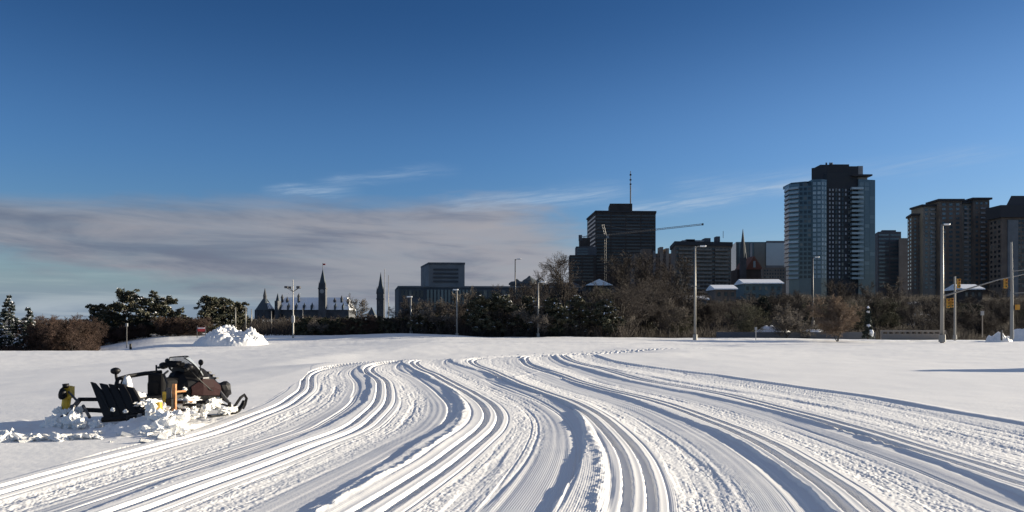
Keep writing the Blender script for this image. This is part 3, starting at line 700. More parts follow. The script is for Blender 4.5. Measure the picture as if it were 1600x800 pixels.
# ---- 8 condo tower
M_['near_black'] = mat('charcoal_cladding', (0.030, 0.032, 0.036), 0.7)
Y = 330
c1 = root('condo_tower', 'tall condo tower with round pale glass corner and dark balcony grid under a dark penthouse', 'building', 1296, Y)
base = 5.0
cxx, rr = wx(1262.5, Y+10), 7.9
def ring(cx, cy, r, a0, a1, n): return [(cx+r*math.cos(a0+(a1-a0)*i/n), cy+r*math.sin(a0+(a1-a0)*i/n)) for i in range(n+1)]
# rounded corner, two nested bays
base_z = base
def offs(poly, d):                     # push a front polyline outwards (towards the viewer and left)
    return [(x - d*0.6, y - d) for x, y in poly]
front = [(wx(1226, Y+11), Y+11), (wx(1238, Y), Y+4), (wx(1250, Y), Y+1.2), (wx(1268, Y), Y)]
block(c1, 'corner_wing', front+[(wx(1268, Y), Y+20), (wx(1228, Y+20), Y+20)], base, wz_(286, Y), 'glass_blue')
block(c1, 'front_bay', [(wx(1268, Y), Y-.8), (wx(1281, Y), Y-1.6), (wx(1291, Y), Y-.4), (wx(1291, Y), Y+14), (wx(1268, Y), Y+14)], base, wz_(281, Y), 'glass_blue')
nfl = 21; zA, zB = wz_(436, Y), wz_(288, Y); fh = (zB-zA)/nfl
for i in range(nfl):
    z = zA + i*fh
    o_ = offs(front[:3], .9)
    MB().prism([front[0]]+o_+[front[2]], z, z+.22).build('balcony_slab', M_['pale_concrete'], c1)
    MB().prism(o_+offs(front[:3], .8)[::-1], z+.22, z+1.0).build('balcony_rail', M_['glass_pale'], c1)
for a_, b_, cl_, fr_ in ((front[2], front[3], 3, .72), ((wx(1268, Y), Y-.8), (wx(1281, Y), Y-1.6), 2, .7), ((wx(1281, Y), Y-1.6), (wx(1291, Y), Y-.4), 2, .66)):
    windows(c1, 'glass_pale' if cl_ == 2 else 'glass_dark', 'glass_panel', a_, b_, zA, wz_(284, Y), cl_, nfl, fr_, .62, .08, budget=[42])
# right slab: dark grid plus pale glass strip
xa, xb, xc = wx(1292, Y+2), wx(1340, Y+3), wx(1367.5, Y+4)
block(c1, 'grid_wing', [(xa, Y+2), (xb, Y+3), (xb, Y+24), (xa, Y+24)], base, wz_(268, Y), 'near_black')
block(c1, 'glass_wing', [(xb, Y+2.2), (xc, Y+4), (xc, Y+26), (xb, Y+26)], base, wz_(278.5, Y), 'glass_blue')
bud = [60]
windows(c1, 'glass_blue', 'glass_panel', (xb+.3, Y+2.2), (xc-.2, Y+4), zA, wz_(282, Y), 3, nfl, 0.9, 0.78, 0.08, budget=bud)
bud = [100]
M_['white_frame'] = mat('white_frame', (0.42, 0.42, 0.44), 0.3)
windows(c1, 'white_frame', 'window_panel', (xa+.5, Y+2.0), (xb-3, Y+2.9), zA, wz_(292, Y), 7, nfl, 0.42, 0.50, 0.12, keep=lambda c, r: c in (0, 1, 3) or (c == 5 and r % 3), budget=[80])
windows(c1, 'glass_dark', 'window', (xa+.5, Y+1.9), (xb-3, Y+2.8), zA, wz_(292, Y), 7, nfl, 0.6, 0.7, 0.05, keep=lambda c, r: c in (2, 4, 6), budget=[60])
for i in range(nfl):
    z = zA + i*fh
    MB().box(xb-3.2, xb+1.6, Y+.9, Y+2.9, z, z+.9).build('side_balcony', M_['glass_pale'], c1)
pp = MB().prism([(wx(1268, Y+9), Y+9), (wx(1292, Y+5), Y+5), (wx(1341, Y+5), Y+5), (wx(1341, Y+22), Y+22), (wx(1268, Y+22), Y+22)], wz_(283, Y), wz_(256, Y))
pent = pp.build('penthouse', mat('penthouse_cladding', (0.028, 0.026, 0.028), 0.6), c1)
MB().box(wx(1292, Y), wx(1306, Y), Y+7, Y+14, wz_(256, Y)-.2, wz_(252, Y)).box(wx(1308, Y), wx(1338, Y), Y+7, Y+16, wz_(256, Y)-.2, wz_(251.5, Y)).build('plant_room', M_['roof_dark'], pent)
for q in (1306, 1312, 1315): MB().cone(wx(q, Y), Y+10, wz_(252, Y), wz_(246.5, Y), .45, .35, 8).build('roof_vent', M_['dark_steel'], pent)
MB().box(wx(1342, Y+6), wx(1350, Y+6), Y+7, Y+14, wz_(278, Y), wz_(254, Y)).build('lift_shaft', M_['pale_concrete'], pent)
MB().box(wx(1334, Y), wx(1365, Y), Y+1, Y+12, wz_(274, Y), wz_(271.5, Y)).build('roof_canopy', M_['roof_dark'], pent)
MB().box(wx(1342, Y), wx(1362, Y), Y+4, Y+12, wz_(279, Y), wz_(274.2, Y)).build('glass_parapet', M_['pale_concrete'], pent)
MB().prism([(wx(1244, Y), Y+6), (wx(1262, Y), Y+3), (wx(1268, Y), Y+3), (wx(1268, Y), Y+16), (wx(1244, Y), Y+16)], wz_(286, Y), wz_(281.5, Y)).build('top_storey', M_['glass_dark'], c1)

# ---- 9 mid block between condo and brown apartments
Y = 420
k1 = root('grey_flats', 'grey striped flats between the condo tower and the twin brown apartment towers', 'building', 1392, Y)
fa, fb = pt(1372, Y), pt(1408, Y)
block(k1, 'wall', [fa, fb, pt(1404, Y+24), pt(1360, Y+24)], 0, wz_(362, Y), 'dark_concrete')
block(k1, 'upper_block', [pt(1378, Y+3), pt(1400, Y+3), pt(1400, Y+14), pt(1374, Y+14)], wz_(362, Y), wz_(358.5, Y), 'dark_concrete')
block(k1, 'side_wing', [pt(1405, Y-8), pt(1422, Y-8), pt(1422, Y+10), pt(1402, Y+10)], 0, wz_(372, Y-8), 'tan_concrete')
windows(k1, 'glass_blue', 'window_band', fa, fb, wz_(450, Y), wz_(364, Y), 2, 14, 0.88, 0.45)
# ---- 10 twin brown apartments
Y = 340
n1_ = root('brown_apartments', 'tall stepped brown apartment building with pale bay columns right of the condo tower', 'building', 1482, Y)
steps = [(1427, 1442, 331, 6, 'brown_brick'), (1444, 1468, 318, 3, 'tan_concrete'), (1470, 1503, 311, 0, 'brown_brick'), (1505, 1522, 314, 2, 'tan_concrete'), (1523, 1546, 309, 0, 'brown_brick')]
for i, (a, b_, tp, dy, m_) in enumerate(steps):
    fa, fb = pt(a-2, Y+dy), pt(b_, Y+dy)
    w = block(n1_, 'bay', [fa, fb, (wx(b_, Y+dy), Y+dy+10), ((wx(1418, Y+dy+10) if i == 0 else fa[0]), Y+dy+10)], 0, wz_(tp+3, Y), m_)
    MB().prism([(fa[0]-.8, fa[1]-.8), (fb[0]+.8, fb[1]-.8), (fb[0]+.8, fb[1]+10.4), ((wx(1418, Y+dy+10) if i == 0 else fa[0])-.6, fa[1]+10.4)], wz_(tp+3, Y), wz_(tp, Y)).build('cornice', M_['roof_dark'], w)
    nc_ = 2 if b_-a < 20 else 3
    if i == 0: windows(n1_, 'glass_blue', 'window', (wx(1418, Y+dy+10), Y+dy+10), fa, wz_(452, Y), wz_(tp+5, Y), 2, 19, 0.42, 0.5, 0.1, budget=[30])
    windows(n1_, 'glass_blue', 'window', (fa[0]+.4, fa[1]), (fb[0]-.4, fb[1]), wz_(452, Y), wz_(tp+5, Y), nc_, 19, 0.5, 0.5, 0.1, budget=[19])
for q in (1456, 1508.5, 1535):
    Yq = Y+{1456: 3, 1508.5: 2, 1535: 0}[q]
    windows(n1_, 'pale_concrete', 'spandrel', (wx(q-3, Yq), Yq-.3), (wx(q+4, Yq), Yq-.3), wz_(440, Y), wz_(322, Y), 1, 16, 0.9, 0.32, 0.2, budget=[16])
Y = 320
n2_ = root('edge_apartments', 'dark roofed apartment building with two pale wall panels at the right edge', 'building', 1585, Y)
fa, fb = (wx(1546, Y+8), Y), pt(1660, Y)
block(n2_, 'wall', [fa, fb, (wx(1660, Y), Y+22), (wx(1660, Y+8), Y+8), (wx(1546, Y+8), Y+8)], 0, wz_(322, Y), 'brown_brick')
MB().prism([(fa[0]-1, Y-1.2), (fb[0]+1, Y-1.2), (fb[0]+1, Y+9), (fa[0]-1, Y+9)], wz_(340, Y), wz_(321, Y)).build('roof', M_['roof_dark'], n2_)
MB().prism([pt(1572, Y+1), pt(1660, Y+1), pt(1660, Y+8), pt(1572, Y+8)], wz_(321, Y), wz_(304, Y), [pt(1580, Y+3), pt(1655, Y+3), pt(1655, Y+7), pt(1580, Y+7)]).build('upper_roof', M_['roof_dark'], n2_)
for a, b_ in ((1574, 1590), (1601, 1640)):
    MB().box(wx(a, Y), wx(b_, Y), Y-.5, Y, 0, wz_(344, Y)).build('wall_panel', M_['grey_concrete'], n2_)
windows(n2_, 'glass_dark', 'window', pt(1590.5, Y), pt(1600.5, Y), wz_(450, Y), wz_(342, Y), 2, 16, 0.6, 0.6)
windows(n2_, 'glass_dark', 'window', (fa[0], Y+8), fa, wz_(450, Y), wz_(342, Y), 3, 14, 0.45, 0.5, budget=[40])

# ---- small houses on the slope
def house(px0, px1, pye, pyr, Y, m_, label, nm='slope_house', rise_right=False):
    o = root(nm, label, 'house', (px0+px1)/2, Y)
    zb_ = gz(wx((px0+px1)/2, Y), Y)-2; za = wz_(pye, Y); zr = wz_(pyr, Y)
    MB().box(wx(px0, Y), wx(px1, Y), Y, Y+9, zb_, za).build('wall', M_[m_], o)
    x0, x1 = wx(px0, Y)-.5, wx(px1, Y)+.5
    MB().add([(x0, Y-.6, za-.1), (x1, Y-.6, za-.1), (x1, Y+9.6, za-.1), (x0, Y+9.6, za-.1), (x0, Y+4.5, zr), (x1, Y+4.5, zr), (x0, Y-.6, za+.2), (x1, Y-.6, za+.2), (x1, Y+9.6, za+.2), (x0, Y+9.6, za+.2)],
             [(0, 1, 7, 6), (6, 7, 5, 4), (5, 8, 9, 4), (1, 2, 8, 5, 7), (0, 6, 4, 9, 3), (2, 3, 9, 8), (0, 3, 2, 1)]).build('roof', M_['snow_cap'], o)
    windows(o, 'glass_dark', 'window', (wx(px0, Y), Y), (wx(px1, Y), Y), max(zb_+1, za-5), za-.3, max(2, int((px1-px0)/9)), 2, 0.4, 0.5)
M_['teal_siding'] = mat('teal_siding', (0.10, 0.15, 0.16), 0.7)
house(1163, 1222, 443, 435, 245, 'teal_siding', 'long low teal house with snowy roof below the church')
house(1118, 1150, 452, 444, 235, 'brown_brick', 'brick house with snowy roof half hidden under the apartment slab')
house(1505, 1535, 452, 443, 230, 'dark_brick', 'small dark house with snowy roof below the stepped brown apartments')
house(1060, 1105, 468, 461, 225, 'dark_concrete', 'dark grey house with thin snow roof behind the centre lamp pole')

# ---- retaining walls, railing
def wallrun(nm, lb, px0, px1, Y, z0, z1, m_, th=0.4):
    o = MB().box(wx(px0, Y), wx(px1, Y), Y, Y+th, z0, z1).build(nm, M_[m_]); tag(o, lb, 'wall'); return o
wallrun('retaining_wall', 'long dark retaining wall at the far edge of the snow behind the round bare tree', 1120, 1368, 112, -2.5, 0.55, 'dark_concrete')
rl = root('bridge_railing', 'tan concrete bridge railing left of the tall right lamp pole', 'railing', 1428, 108)
MB().box(wx(1378, 108), wx(1478, 108), 108, 108.5, -2, 0.35).build('base_wall', M_['tan_concrete'], rl)
MB().box(wx(1378, 108), wx(1478, 108), 107.95, 108.55, 0.62, 0.85).build('handrail', M_['tan_concrete'], rl)
for i in range(12):
    q = 1379 + i*9
    MB().box(wx(q, 108)-.12, wx(q, 108)+.12, 108.05, 108.45, 0.35, 0.62).build('baluster', M_['tan_concrete'], rl)
# ------------------------------------------------------------------ trees
M_['bark'] = mat('bark', (0.06, 0.05, 0.042), 0.9, var=0.35, vscale=2.0)
M_['twig'] = mat('twigs', (0.050, 0.039, 0.033), 0.9, var=0.45, vscale=0.8)
M_['twig_red'] = mat('russet_twigs', (0.075, 0.044, 0.031), 0.9, var=0.45, vscale=0.8)
M_['twig_olive'] = mat('olive_twigs', (0.060, 0.060, 0.034), 0.9, var=0.45, vscale=0.8)
M_['twig_tan'] = mat('tan_twigs', (0.21, 0.15, 0.105), 0.9, var=0.3, vscale=0.8)
M_['twig_pale'] = mat('frosted_twigs', (0.15, 0.13, 0.11), 0.9, var=0.5, vscale=1.1)
M_['needles'] = mat('pine_needles', (0.036, 0.044, 0.026), 0.85, col2=(0.085, 0.075, 0.045), vscale=1.2)
M_['needles_dark'] = mat('spruce_needles', (0.020, 0.032, 0.026), 0.85, col2=(0.036, 0.046, 0.034), vscale=1.2)
def seg_mesh(segs, k=3):
    """segs: array n x 8 (p0, p1, r0, r1) -> prism mesh"""
    S = np.array(segs); n = len(S); p0 = S[:, :3]; p1 = S[:, 3:6]; r0 = S[:, 6:7]; r1 = S[:, 7:8]
    d = p1-p0; d /= np.linalg.norm(d, axis=1, keepdims=True)+1e-9
    h = np.where(np.abs(d[:, 2:3]) > 0.9, np.array([[1., 0, 0]]), np.array([[0., 0, 1.]]))
    u = np.cross(d, h); u /= np.linalg.norm(u, axis=1, keepdims=True); w = np.cross(d, u)
    V = np.zeros((n, 2*k, 3)); 
    for j in range(k):
        a = 2*math.pi*j/k; o = u*math.cos(a)+w*math.sin(a)
        V[:, j] = p0+o*r0; V[:, k+j] = p1+o*r1
    base = (np.arange(n)*2*k)[:, None, None]
    q = np.array([[j, (j+1) % k, k+(j+1) % k, k+j] for j in range(k)])[None]
    return V.reshape(-1, 3), (base+q).reshape(-1, 4)
def bare_tree(seed, H, spread=0.5, trunks=1, low=0.25, twiggy=5, lean=0.0, r_tw=0.013, up=0.25):
    rng = random.Random(seed); big = []; small = []
    def grow(p, d, L, r, lev):
        n = 4 if lev < 2 else 3
        pts = [p]; q = p.copy(); dd = d.copy()
        for i in range(n):
            dd = (dd + Vector((rng.gauss(0, .13), rng.gauss(0, .13), rng.gauss(0, .10)+up*0.16))).normalized()
            q2 = q + dd*(L/n); ra = r*(1-0.6*i/n); rb = r*(1-0.6*(i+1)/n)
            (big if lev < 2 else small).append((*q, *q2, max(ra, r_tw*.8), max(rb, r_tw*.7))); q = q2; pts.append(q.copy())
            if lev < 4:
                nb = {0: 2 if i > n*low-1 else 0, 1: 2, 2: 2, 3: 2}[lev] + (1 if rng.random() < .5 and lev > 0 else 0)
                for _ in range(nb):
                    ax = Vector((rng.gauss(0, 1), rng.gauss(0, 1), rng.gauss(0, .4))); ax = (ax - dd*ax.dot(dd)).normalized()
                    nd = (dd*(1-spread*rng.uniform(.7, 1.2)) + ax*spread*rng.uniform(.8, 1.3)).normalized()
                    k = rng.uniform(.40, .62)*(1 - 0.25*i/n)
                    grow(q.copy(), nd, L*k*(1.15 if lev == 0 else 1), rb*.62, lev+1)
    for k in range(trunks):
        a = 2*math.pi*k/max(1, trunks)+rng.random()
        d = Vector((lean + (0.35*math.cos(a) if trunks > 1 else 0), 0.35*math.sin(a) if trunks > 1 else 0, 1)).normalized()
        grow(Vector((0, 0, -0.3)), d, H*rng.uniform(.55, .68), H*0.020/math.sqrt(trunks), 0)
    return big, small
def make_bare(name, label, cat, seed, H, twm='twig', group=None, **kw):
    t = thing(name, label, cat, (0, 0, 0), 0, group)
    big, small = bare_tree(seed, H, **kw)
    zt = max(s[5] for s in small); k = H/zt
    def sc(L): return [tuple(v*k for v in s[:6])+s[6:] for s in L]
    V, Fq = seg_mesh(sc(big), 6); np_mesh('trunk', V, Fq, M_['bark'], t)
    V, Fq = seg_mesh(sc(small), 3); np_mesh('crown', V, Fq, M_[twm], t)
    return t
def leaf_cloud(clusters, n_per, size, seed, flat=0.0, drop=0.0):
    """clusters: list (x,y,z,rx,ry,rz). returns quads"""
    rg = np.random.default_rng(seed); C = np.array(clusters); n = len(C)*n_per
    c = np.repeat(C, n_per, 0); d = rg.normal(size=(n, 3)); d /= np.linalg.norm(d, axis=1, keepdims=True); d *= rg.uniform(0.35, 1.05, (n, 1))
    p = c[:, :3]+d*c[:, 3:6]
    a = rg.normal(size=(n, 3)); a[:, 2] = a[:, 2]*(1-flat)-drop; a /= np.linalg.norm(a, axis=1, keepdims=True)
    b = np.cross(a, rg.normal(size=(n, 3))); b /= np.linalg.norm(b, axis=1, keepdims=True)
    if flat > 0:
        b[:, 2] *= (1-flat); b /= np.linalg.norm(b, axis=1, keepdims=True)
    s = size*rg.uniform(.5, 1.3, (n, 1)); a = a*s; b = b*s*.45
    V = np.stack([p-a-b*.4, p+b-a*.2, p+a+b*.3, p-b], 1).reshape(-1, 3)
    return V, np.arange(n*4).reshape(-1, 4)
def snow_tops(clusters, n_per, size, seed, frac=0.7):
    rg = np.random.default_rng(seed); C = np.array(clusters); C = C[rg.random(len(C)) < frac]; n = len(C)*n_per
    c = np.repeat(C, n_per, 0); th = rg.uniform(0, 2*math.pi, n); r = np.sqrt(rg.random(n))*.8
    p = c[:, :3]+np.stack([r*np.cos(th)*c[:, 3], r*np.sin(th)*c[:, 4], c[:, 5]*np.sqrt(1-r*r)*1.02+.03], 1)
    a = np.stack([np.cos(th), np.sin(th), rg.normal(0, .35, n)-.25], 1)*size*rg.uniform(.5, 1.2, (n, 1)); b = np.stack([-np.sin(th), np.cos(th), rg.normal(0, .2, n)], 1)*size*.6*rg.uniform(.5, 1.2, (n, 1))
    V = np.stack([p-a-b, p+b-a*.6, p+a+b*.8, p-b+a*.7], 1).reshape(-1, 3)
    return V, np.arange(n*4).reshape(-1, 4)
def make_spruce(name, label, seed, H, Rb, snowy=0.6, group=None):
    rng = random.Random(seed); t = thing(name, label, 'tree', (0, 0, 0), 0, group)
    MB().tube([(0, 0, -.5), (0, 0, H*.5), (0, 0, H*.97)], [H*.02, H*.012, .01], 6).build('trunk', M_['bark'], t, local=True)
    cl = []; L = int(H*2.6)
    for i in range(L):
        z = H*(.08+.9*i/L); r = Rb*(1-(i/L)**.9)*rng.uniform(.8, 1.12)+.08; m = max(3, int(7*(1-i/L)+3))
        for j in range(m):
            a = rng.uniform(0, 6.28)
            for k in (.45, .8, 1.0):
                cl.append((r*k*math.cos(a), r*k*math.sin(a), z-.28*r*k*k, .30*r*.5+.12, .30*r*.5+.12, .13))
    V, Fq = leaf_cloud(cl, 9, .20, seed, .3, .2); np_mesh('crown', V, Fq, M_['needles_dark'], t)
    if snowy > 0:
        V, Fq = snow_tops(cl, 3, .16, seed+1, snowy); np_mesh('snow_load', V, Fq, M_['snow_cap'], t)
    return t
def make_pine(name, label, seed, H, Wd, snowy=0.35, group=None):
    rng = random.Random(seed); t = thing(name, label, 'tree', (0, 0, 0), 0, group)
    segs = MB(); pts = [(rng.gauss(0, .12)*i, rng.gauss(0, .12)*i, H*.9*i/5-.4) for i in range(6)]
    segs.tube(pts, [H*.025*(1-i/6) + .02 for i in range(6)], 6); cl = []
    for i in range(40):
        z = H*rng.uniform(.08, .97); e = 1-abs(z/H-.42)*1.15; a = rng.uniform(0, 6.28); r = Wd*max(.15, e)*rng.uniform(.35, 1.0)
        p = Vector((r*math.cos(a), r*math.sin(a), z + .1*r)); c = Vector((pts[0][0], 0, max(.1*H, z-.35*r)))
        segs.tube([c, (c+p)/2+Vector((0, 0, -.15)), p], [.07, .05, .03], 4)
        for k in range(6):
            q = c + (p-c)*rng.uniform(.45, 1.1) + Vector((rng.gauss(0, .35), rng.gauss(0, .35), rng.gauss(.05, .18)))
            s = rng.uniform(.28, .62)*H/6.5; cl.append((q.x, q.y, q.z, s, s, s*.5))
    segs.build('trunk', M_['bark'], t, local=True)
    V, Fq = leaf_cloud(cl, 42, .19, seed, .1, -.25); np_mesh('crown', V, Fq, M_['needles'], t)
    if snowy > 0:
        V, Fq = snow_tops(cl, 5, .13, seed+1, snowy); np_mesh('snow_load', V, Fq, M_['snow_cap'], t)
    return t
def put(o, px, Y, s=1.0, rz=0.0, dz=0.0):
    x = wx(px, Y); o.location = (x, Y, gz(x, Y)+dz); o.rotation_euler = (0, 0, rz); o.scale = (s, s, s)
# far-left conifers
T = make_spruce('spruce_tree', 'snow laden spruce, tallest conifer at the left edge', 3, 7.2, 2.2, .5); put(T, 14, 96)
T = make_spruce('spruce_tree', 'smaller snow laden spruce just right of the tall edge spruce', 5, 5.6, 1.7, .55); put(T, 44, 93)
T = make_spruce('spruce_tree', 'short snowy spruce half cut by the left edge', 8, 5.0, 1.8, .7); put(T, -8, 92)
for i, (px, Y, H, W, sd, lb) in enumerate([
    (152, 105, 5.4, 2.4, 21, 'low dark pine at the left end of the pine clump'),
    (194, 108, 6.9, 3.2, 22, 'tallest pine of the left clump with dusty snow on its crown'),
    (232, 106, 6.0, 3.3, 23, 'broad snow dusted pine right of the tallest pine in the left clump'),
    (264, 107, 4.9, 2.9, 24, 'snow dusted pine sloping down at the right end of the left clump'),
    (328, 122, 6.6, 2.3, 25, 'dark pine behind the left side of the snow pile'),
    (352, 124, 6.2, 2.3, 26, 'dark pine directly behind the top of the snow pile'),
    (372, 128, 5.6, 1.6, 27, 'olive narrow pine left of the thin white poles')]):
    T = make_pine('pine_tree', lb, sd, H, W, .45 if 200 < px < 280 else .15); put(T, px, Y, 1, sd)

for px, Y, H, W, sd, lb in ((1012, 150, 8.0, 1.8, 61, 'dark pine on the slope under the brown mid-rise'), (1192, 165, 6.5, 1.9, 62, 'dark pine below the teal house'), (1392, 160, 6.0, 1.9, 63, 'dark pine under the grey striped flats'), (1520, 150, 5.5, 1.8, 64, 'dark pine between the two right hand signal poles')):
    T = make_pine('pine_tree', lb, sd, H, W, 0.0); put(T, px, Y, 1, sd)

for k, (px, Y, H, W) in enumerate(((655, 107, 3.2, 2.2), (690, 108, 3.0, 2.4), (752, 106, 5.2, 2.6), (782, 107, 5.6, 2.4), (826, 108, 5.4, 2.6), (868, 106, 5.0, 2.4), (905, 108, 5.2, 2.6), (948, 107, 4.8, 2.4))):
    T = make_pine('pine_tree', 'low olive pine in the thick stand before the office block', 80+k, H, W, .3, 'olive pines in the stand before the office block'); put(T, px, Y, 1, k)
for k, px in enumerate((478, 505, 532, 560, 586, 612)):
    T = make_pine('pine_tree', 'dark low pine under the parliament ridge', 90+k, 2.1, 2.2, 0.0, 'low dark pines under the parliament ridge'); put(T, px, 106+k % 3, 1, k)

# bare tree prototypes
protos = {}
def proto(kind):
    if kind in protos: return protos[kind]
    kw = dict(a=dict(seed=31, H=9.0, spread=.50), b=dict(seed=32, H=10.0, spread=.42, low=.4), c=dict(seed=33, H=8.0, spread=.58, trunks=2), d=dict(seed=34, H=7.0, spread=.55, trunks=3, low=.0),
              r=dict(seed=35, H=4.2, spread=.55, trunks=4, low=.0, twm='twig_red'), s=dict(seed=36, H=4.0, spread=.6, trunks=4, low=.0, twm='twig_red'), f=dict(seed=37, H=6.5, spread=.60, trunks=2, twm='twig_pale', r_tw=.026), t=dict(seed=41, H=10.0, spread=.40, low=.3, r_tw=.012, up=.5), h=dict(seed=39, H=7.5, spread=.55, trunks=2, low=.1, twm='twig_olive'), e=dict(seed=34, H=7.0, spread=.50, trunks=5, low=.0, twm='twig_tan', r_tw=.017), g=dict(seed=38, H=8.5, spread=.45, twm='twig_pale', r_tw=.022))[kind]
    o = make_bare(('bare_shrub' if kind in 'rs' else 'bare_tree'), 'x', 'tree', **kw)
    protos[kind] = [o, child_map(o), False, kw['H']]; return protos[kind]
def plant(kind, px, Y, H, label, cat, group=None, rz=None):
    p = proto(kind)
    if not p[2]: o = p[0]; p[2] = True
    else: o = copy_tree(p[0], None, p[1])
    put(o, px, Y, H/p[3], rz if rz is not None else random.uniform(0, 6.28)); o['label'] = label; o['category'] = cat
    if group: o['group'] = group
    elif 'group' in o: del o['group']
    return o
# singled-out trees
plant('e', 1309, 98, 6.0, 'round crowned bare brown tree alone on the far snow edge', 'tree', rz=1.0)
plant('f', 1222, 113, 6.4, 'frosted pale twigged tree between lamp standards at right of centre', 'tree')
plant('b', 884, 128, 14.2, 'tallest bare tree, leaning, left of the dark tower annex', 'tree', rz=2.0)
plant('a', 862, 150, 14.0, 'pale bare tree rising just left of the tallest leaning tree', 'tree')
plant('a', 786, 135, 9.2, 'wide bare tree left of the thin tall lamp standard', 'tree', rz=.5)
plant('g', 556, 190, 9.6, 'thin bare tree right of the parliament roofs', 'tree')
plant('g', 726, 150, 9.5, 'thin bare tree at the right corner of the office upper block', 'tree')
plant('f', 765, 112, 5.2, 'frosted shrub with white branches left of the thin lamp standard', 'tree')
plant('f', 930, 112, 6.8, 'frosted low tree under the snowy gable house', 'tree')
# woods by stretch
rz_ = random.Random(5)
def wood(px0, px1, n, Y0, Y1, H0, H1, kinds, label, cat, group):
    for i in range(n):
        q = px0 + (px1-px0)*(i+rz_.uniform(.1, .9))/n
        Yq = rz_.uniform(Y0, Y1)
        plant(rz_.choice(kinds), q, Yq, rz_.uniform(H0, H1), label, cat, group)
wood(58, 128, 16, 88, 100, 3.0, 4.8, 'rs', 'russet bare shrub in the thicket between edge spruces and pine clump', 'shrub', 'russet shrubs between spruces and pines')
wood(275, 312, 6, 104, 112, 2.0, 3.2, 'rs', 'russet bare shrub between the pine clump and the snow pile', 'shrub', 'russet shrubs left of the snow pile')
wood(140, 290, 14, 103, 110, 1.6, 2.8, 'rs', 'low bare shrub at the foot of the pine clump', 'shrub', 'low shrubs under the pine clump')
wood(375, 630, 30, 140, 210, 3.0, 4.4, 'acdg', 'bare tree in the dark belt under the parliament ridge', 'tree', 'bare trees under the parliament ridge')
wood(440, 640, 20, 105, 130, 2.0, 3.2, 'rsf', 'bare shrub in the low belt under the parliament ridge', 'shrub', 'low shrubs under the parliament ridge')
wood(620, 790, 22, 104.5, 145, 3.2, 5.6, 'acdf', 'bare tree in front of the low office block', 'tree', 'bare trees in front of the office block')
wood(735, 960, 26, 105, 150, 3.4, 7.6, 'acdfh', 'bare tree in the thick stand between office block and dark tower', 'tree', 'bare trees between office block and dark tower')
wood(930, 1085, 26, 110, 185, 6.0, 10.5, 'abcgh', 'tall bare tree on the slope below the dark tower', 'tree', 'bare trees below the dark tower')
wood(1060, 1240, 22, 114, 190, 3.0, 8.2, 'abcdh', 'bare tree on the slope between apartment slab and condo tower', 'tree', 'bare trees on the slope below the apartment slab')
wood(1225, 1480, 28, 116, 200, 2.8, 7.6, 'abcdh', 'bare tree on the slope below the condo tower and grey flats', 'tree', 'bare trees below the condo tower')
wood(1440, 1680, 22, 114, 200, 2.8, 7.8, 'abcdh', 'bare tree on the slope below the brown apartments', 'tree', 'bare trees below the brown apartments')

wood(985, 1075, 6, 150, 190, 13.0, 17.0, 'bt', 'tall thin bare tree standing clear above the slope thicket before the brown mid-rise', 'tree', 'tall thin trees before the brown mid-rise')
wood(740, 850, 5, 115, 150, 7.5, 9.5, 'bt', 'thin bare tree rising above the olive stand before the office block', 'tree', 'thin trees above the olive stand')
wood(1240, 1420, 6, 150, 200, 8.0, 11.0, 'bt', 'thin bare tree rising above the slope thicket below the condo tower', 'tree', 'thin trees below the condo tower')

# understorey nobody could count
def brush(name, px0, px1, Y0, Y1, h0, h1, n, m_, seed):
    rg = np.random.default_rng(seed); q = rg.uniform(px0, px1, n); Yq = rg.uniform(Y0, Y1, n); x = (q-800)/F*Yq
    z = hill_h(x[None, :], Yq[None, :])[0] if Y0 >= FIELD_END else terrain(x[None, :], Yq[None, :])[0]
    h = rg.uniform(h0, h1, n)*(0.55+0.45*(1+vn(x/6, Yq/6, seed))/1.5); segs = []
    for k in range(3):
        dx = rg.normal(0, .28, n)*h; dy = rg.normal(0, .28, n)*h; r = rg.uniform(.02, .045, n)
        bx0 = x+rg.normal(0, .2, n); by0 = Yq+rg.normal(0, .2, n)
        segs.append(np.stack([bx0, by0, z-.1, bx0+dx, by0+dy, z+h*rg.uniform(.6, 1, n), r, r*.5], 1))
    V, Fq = seg_mesh(np.concatenate(segs), 3); o = np_mesh(name, V, Fq, M_[m_]); o['kind'] = 'stuff'
    return o
tag(brush('undergrowth', 380, 640, 106, 210, .8, 2.8, 7000, 'twig', 301), 'dark tangled undergrowth below the parliament ridge', 'undergrowth')
tag(brush('undergrowth', 620, 980, 105, 200, .8, 3.2, 14000, 'twig', 302), 'tangled brown undergrowth before the office block and the dark tower', 'undergrowth')
tag(brush('undergrowth', 960, 1680, 118, 270, .8, 2.6, 26000, 'bark', 303), 'dark undergrowth covering the slope under the condo and apartments', 'undergrowth')
tag(brush('undergrowth', -60, 150, 90, 106, .4, 1.3, 4000, 'twig_red', 304), 'russet undergrowth along the left field edge', 'undergrowth')
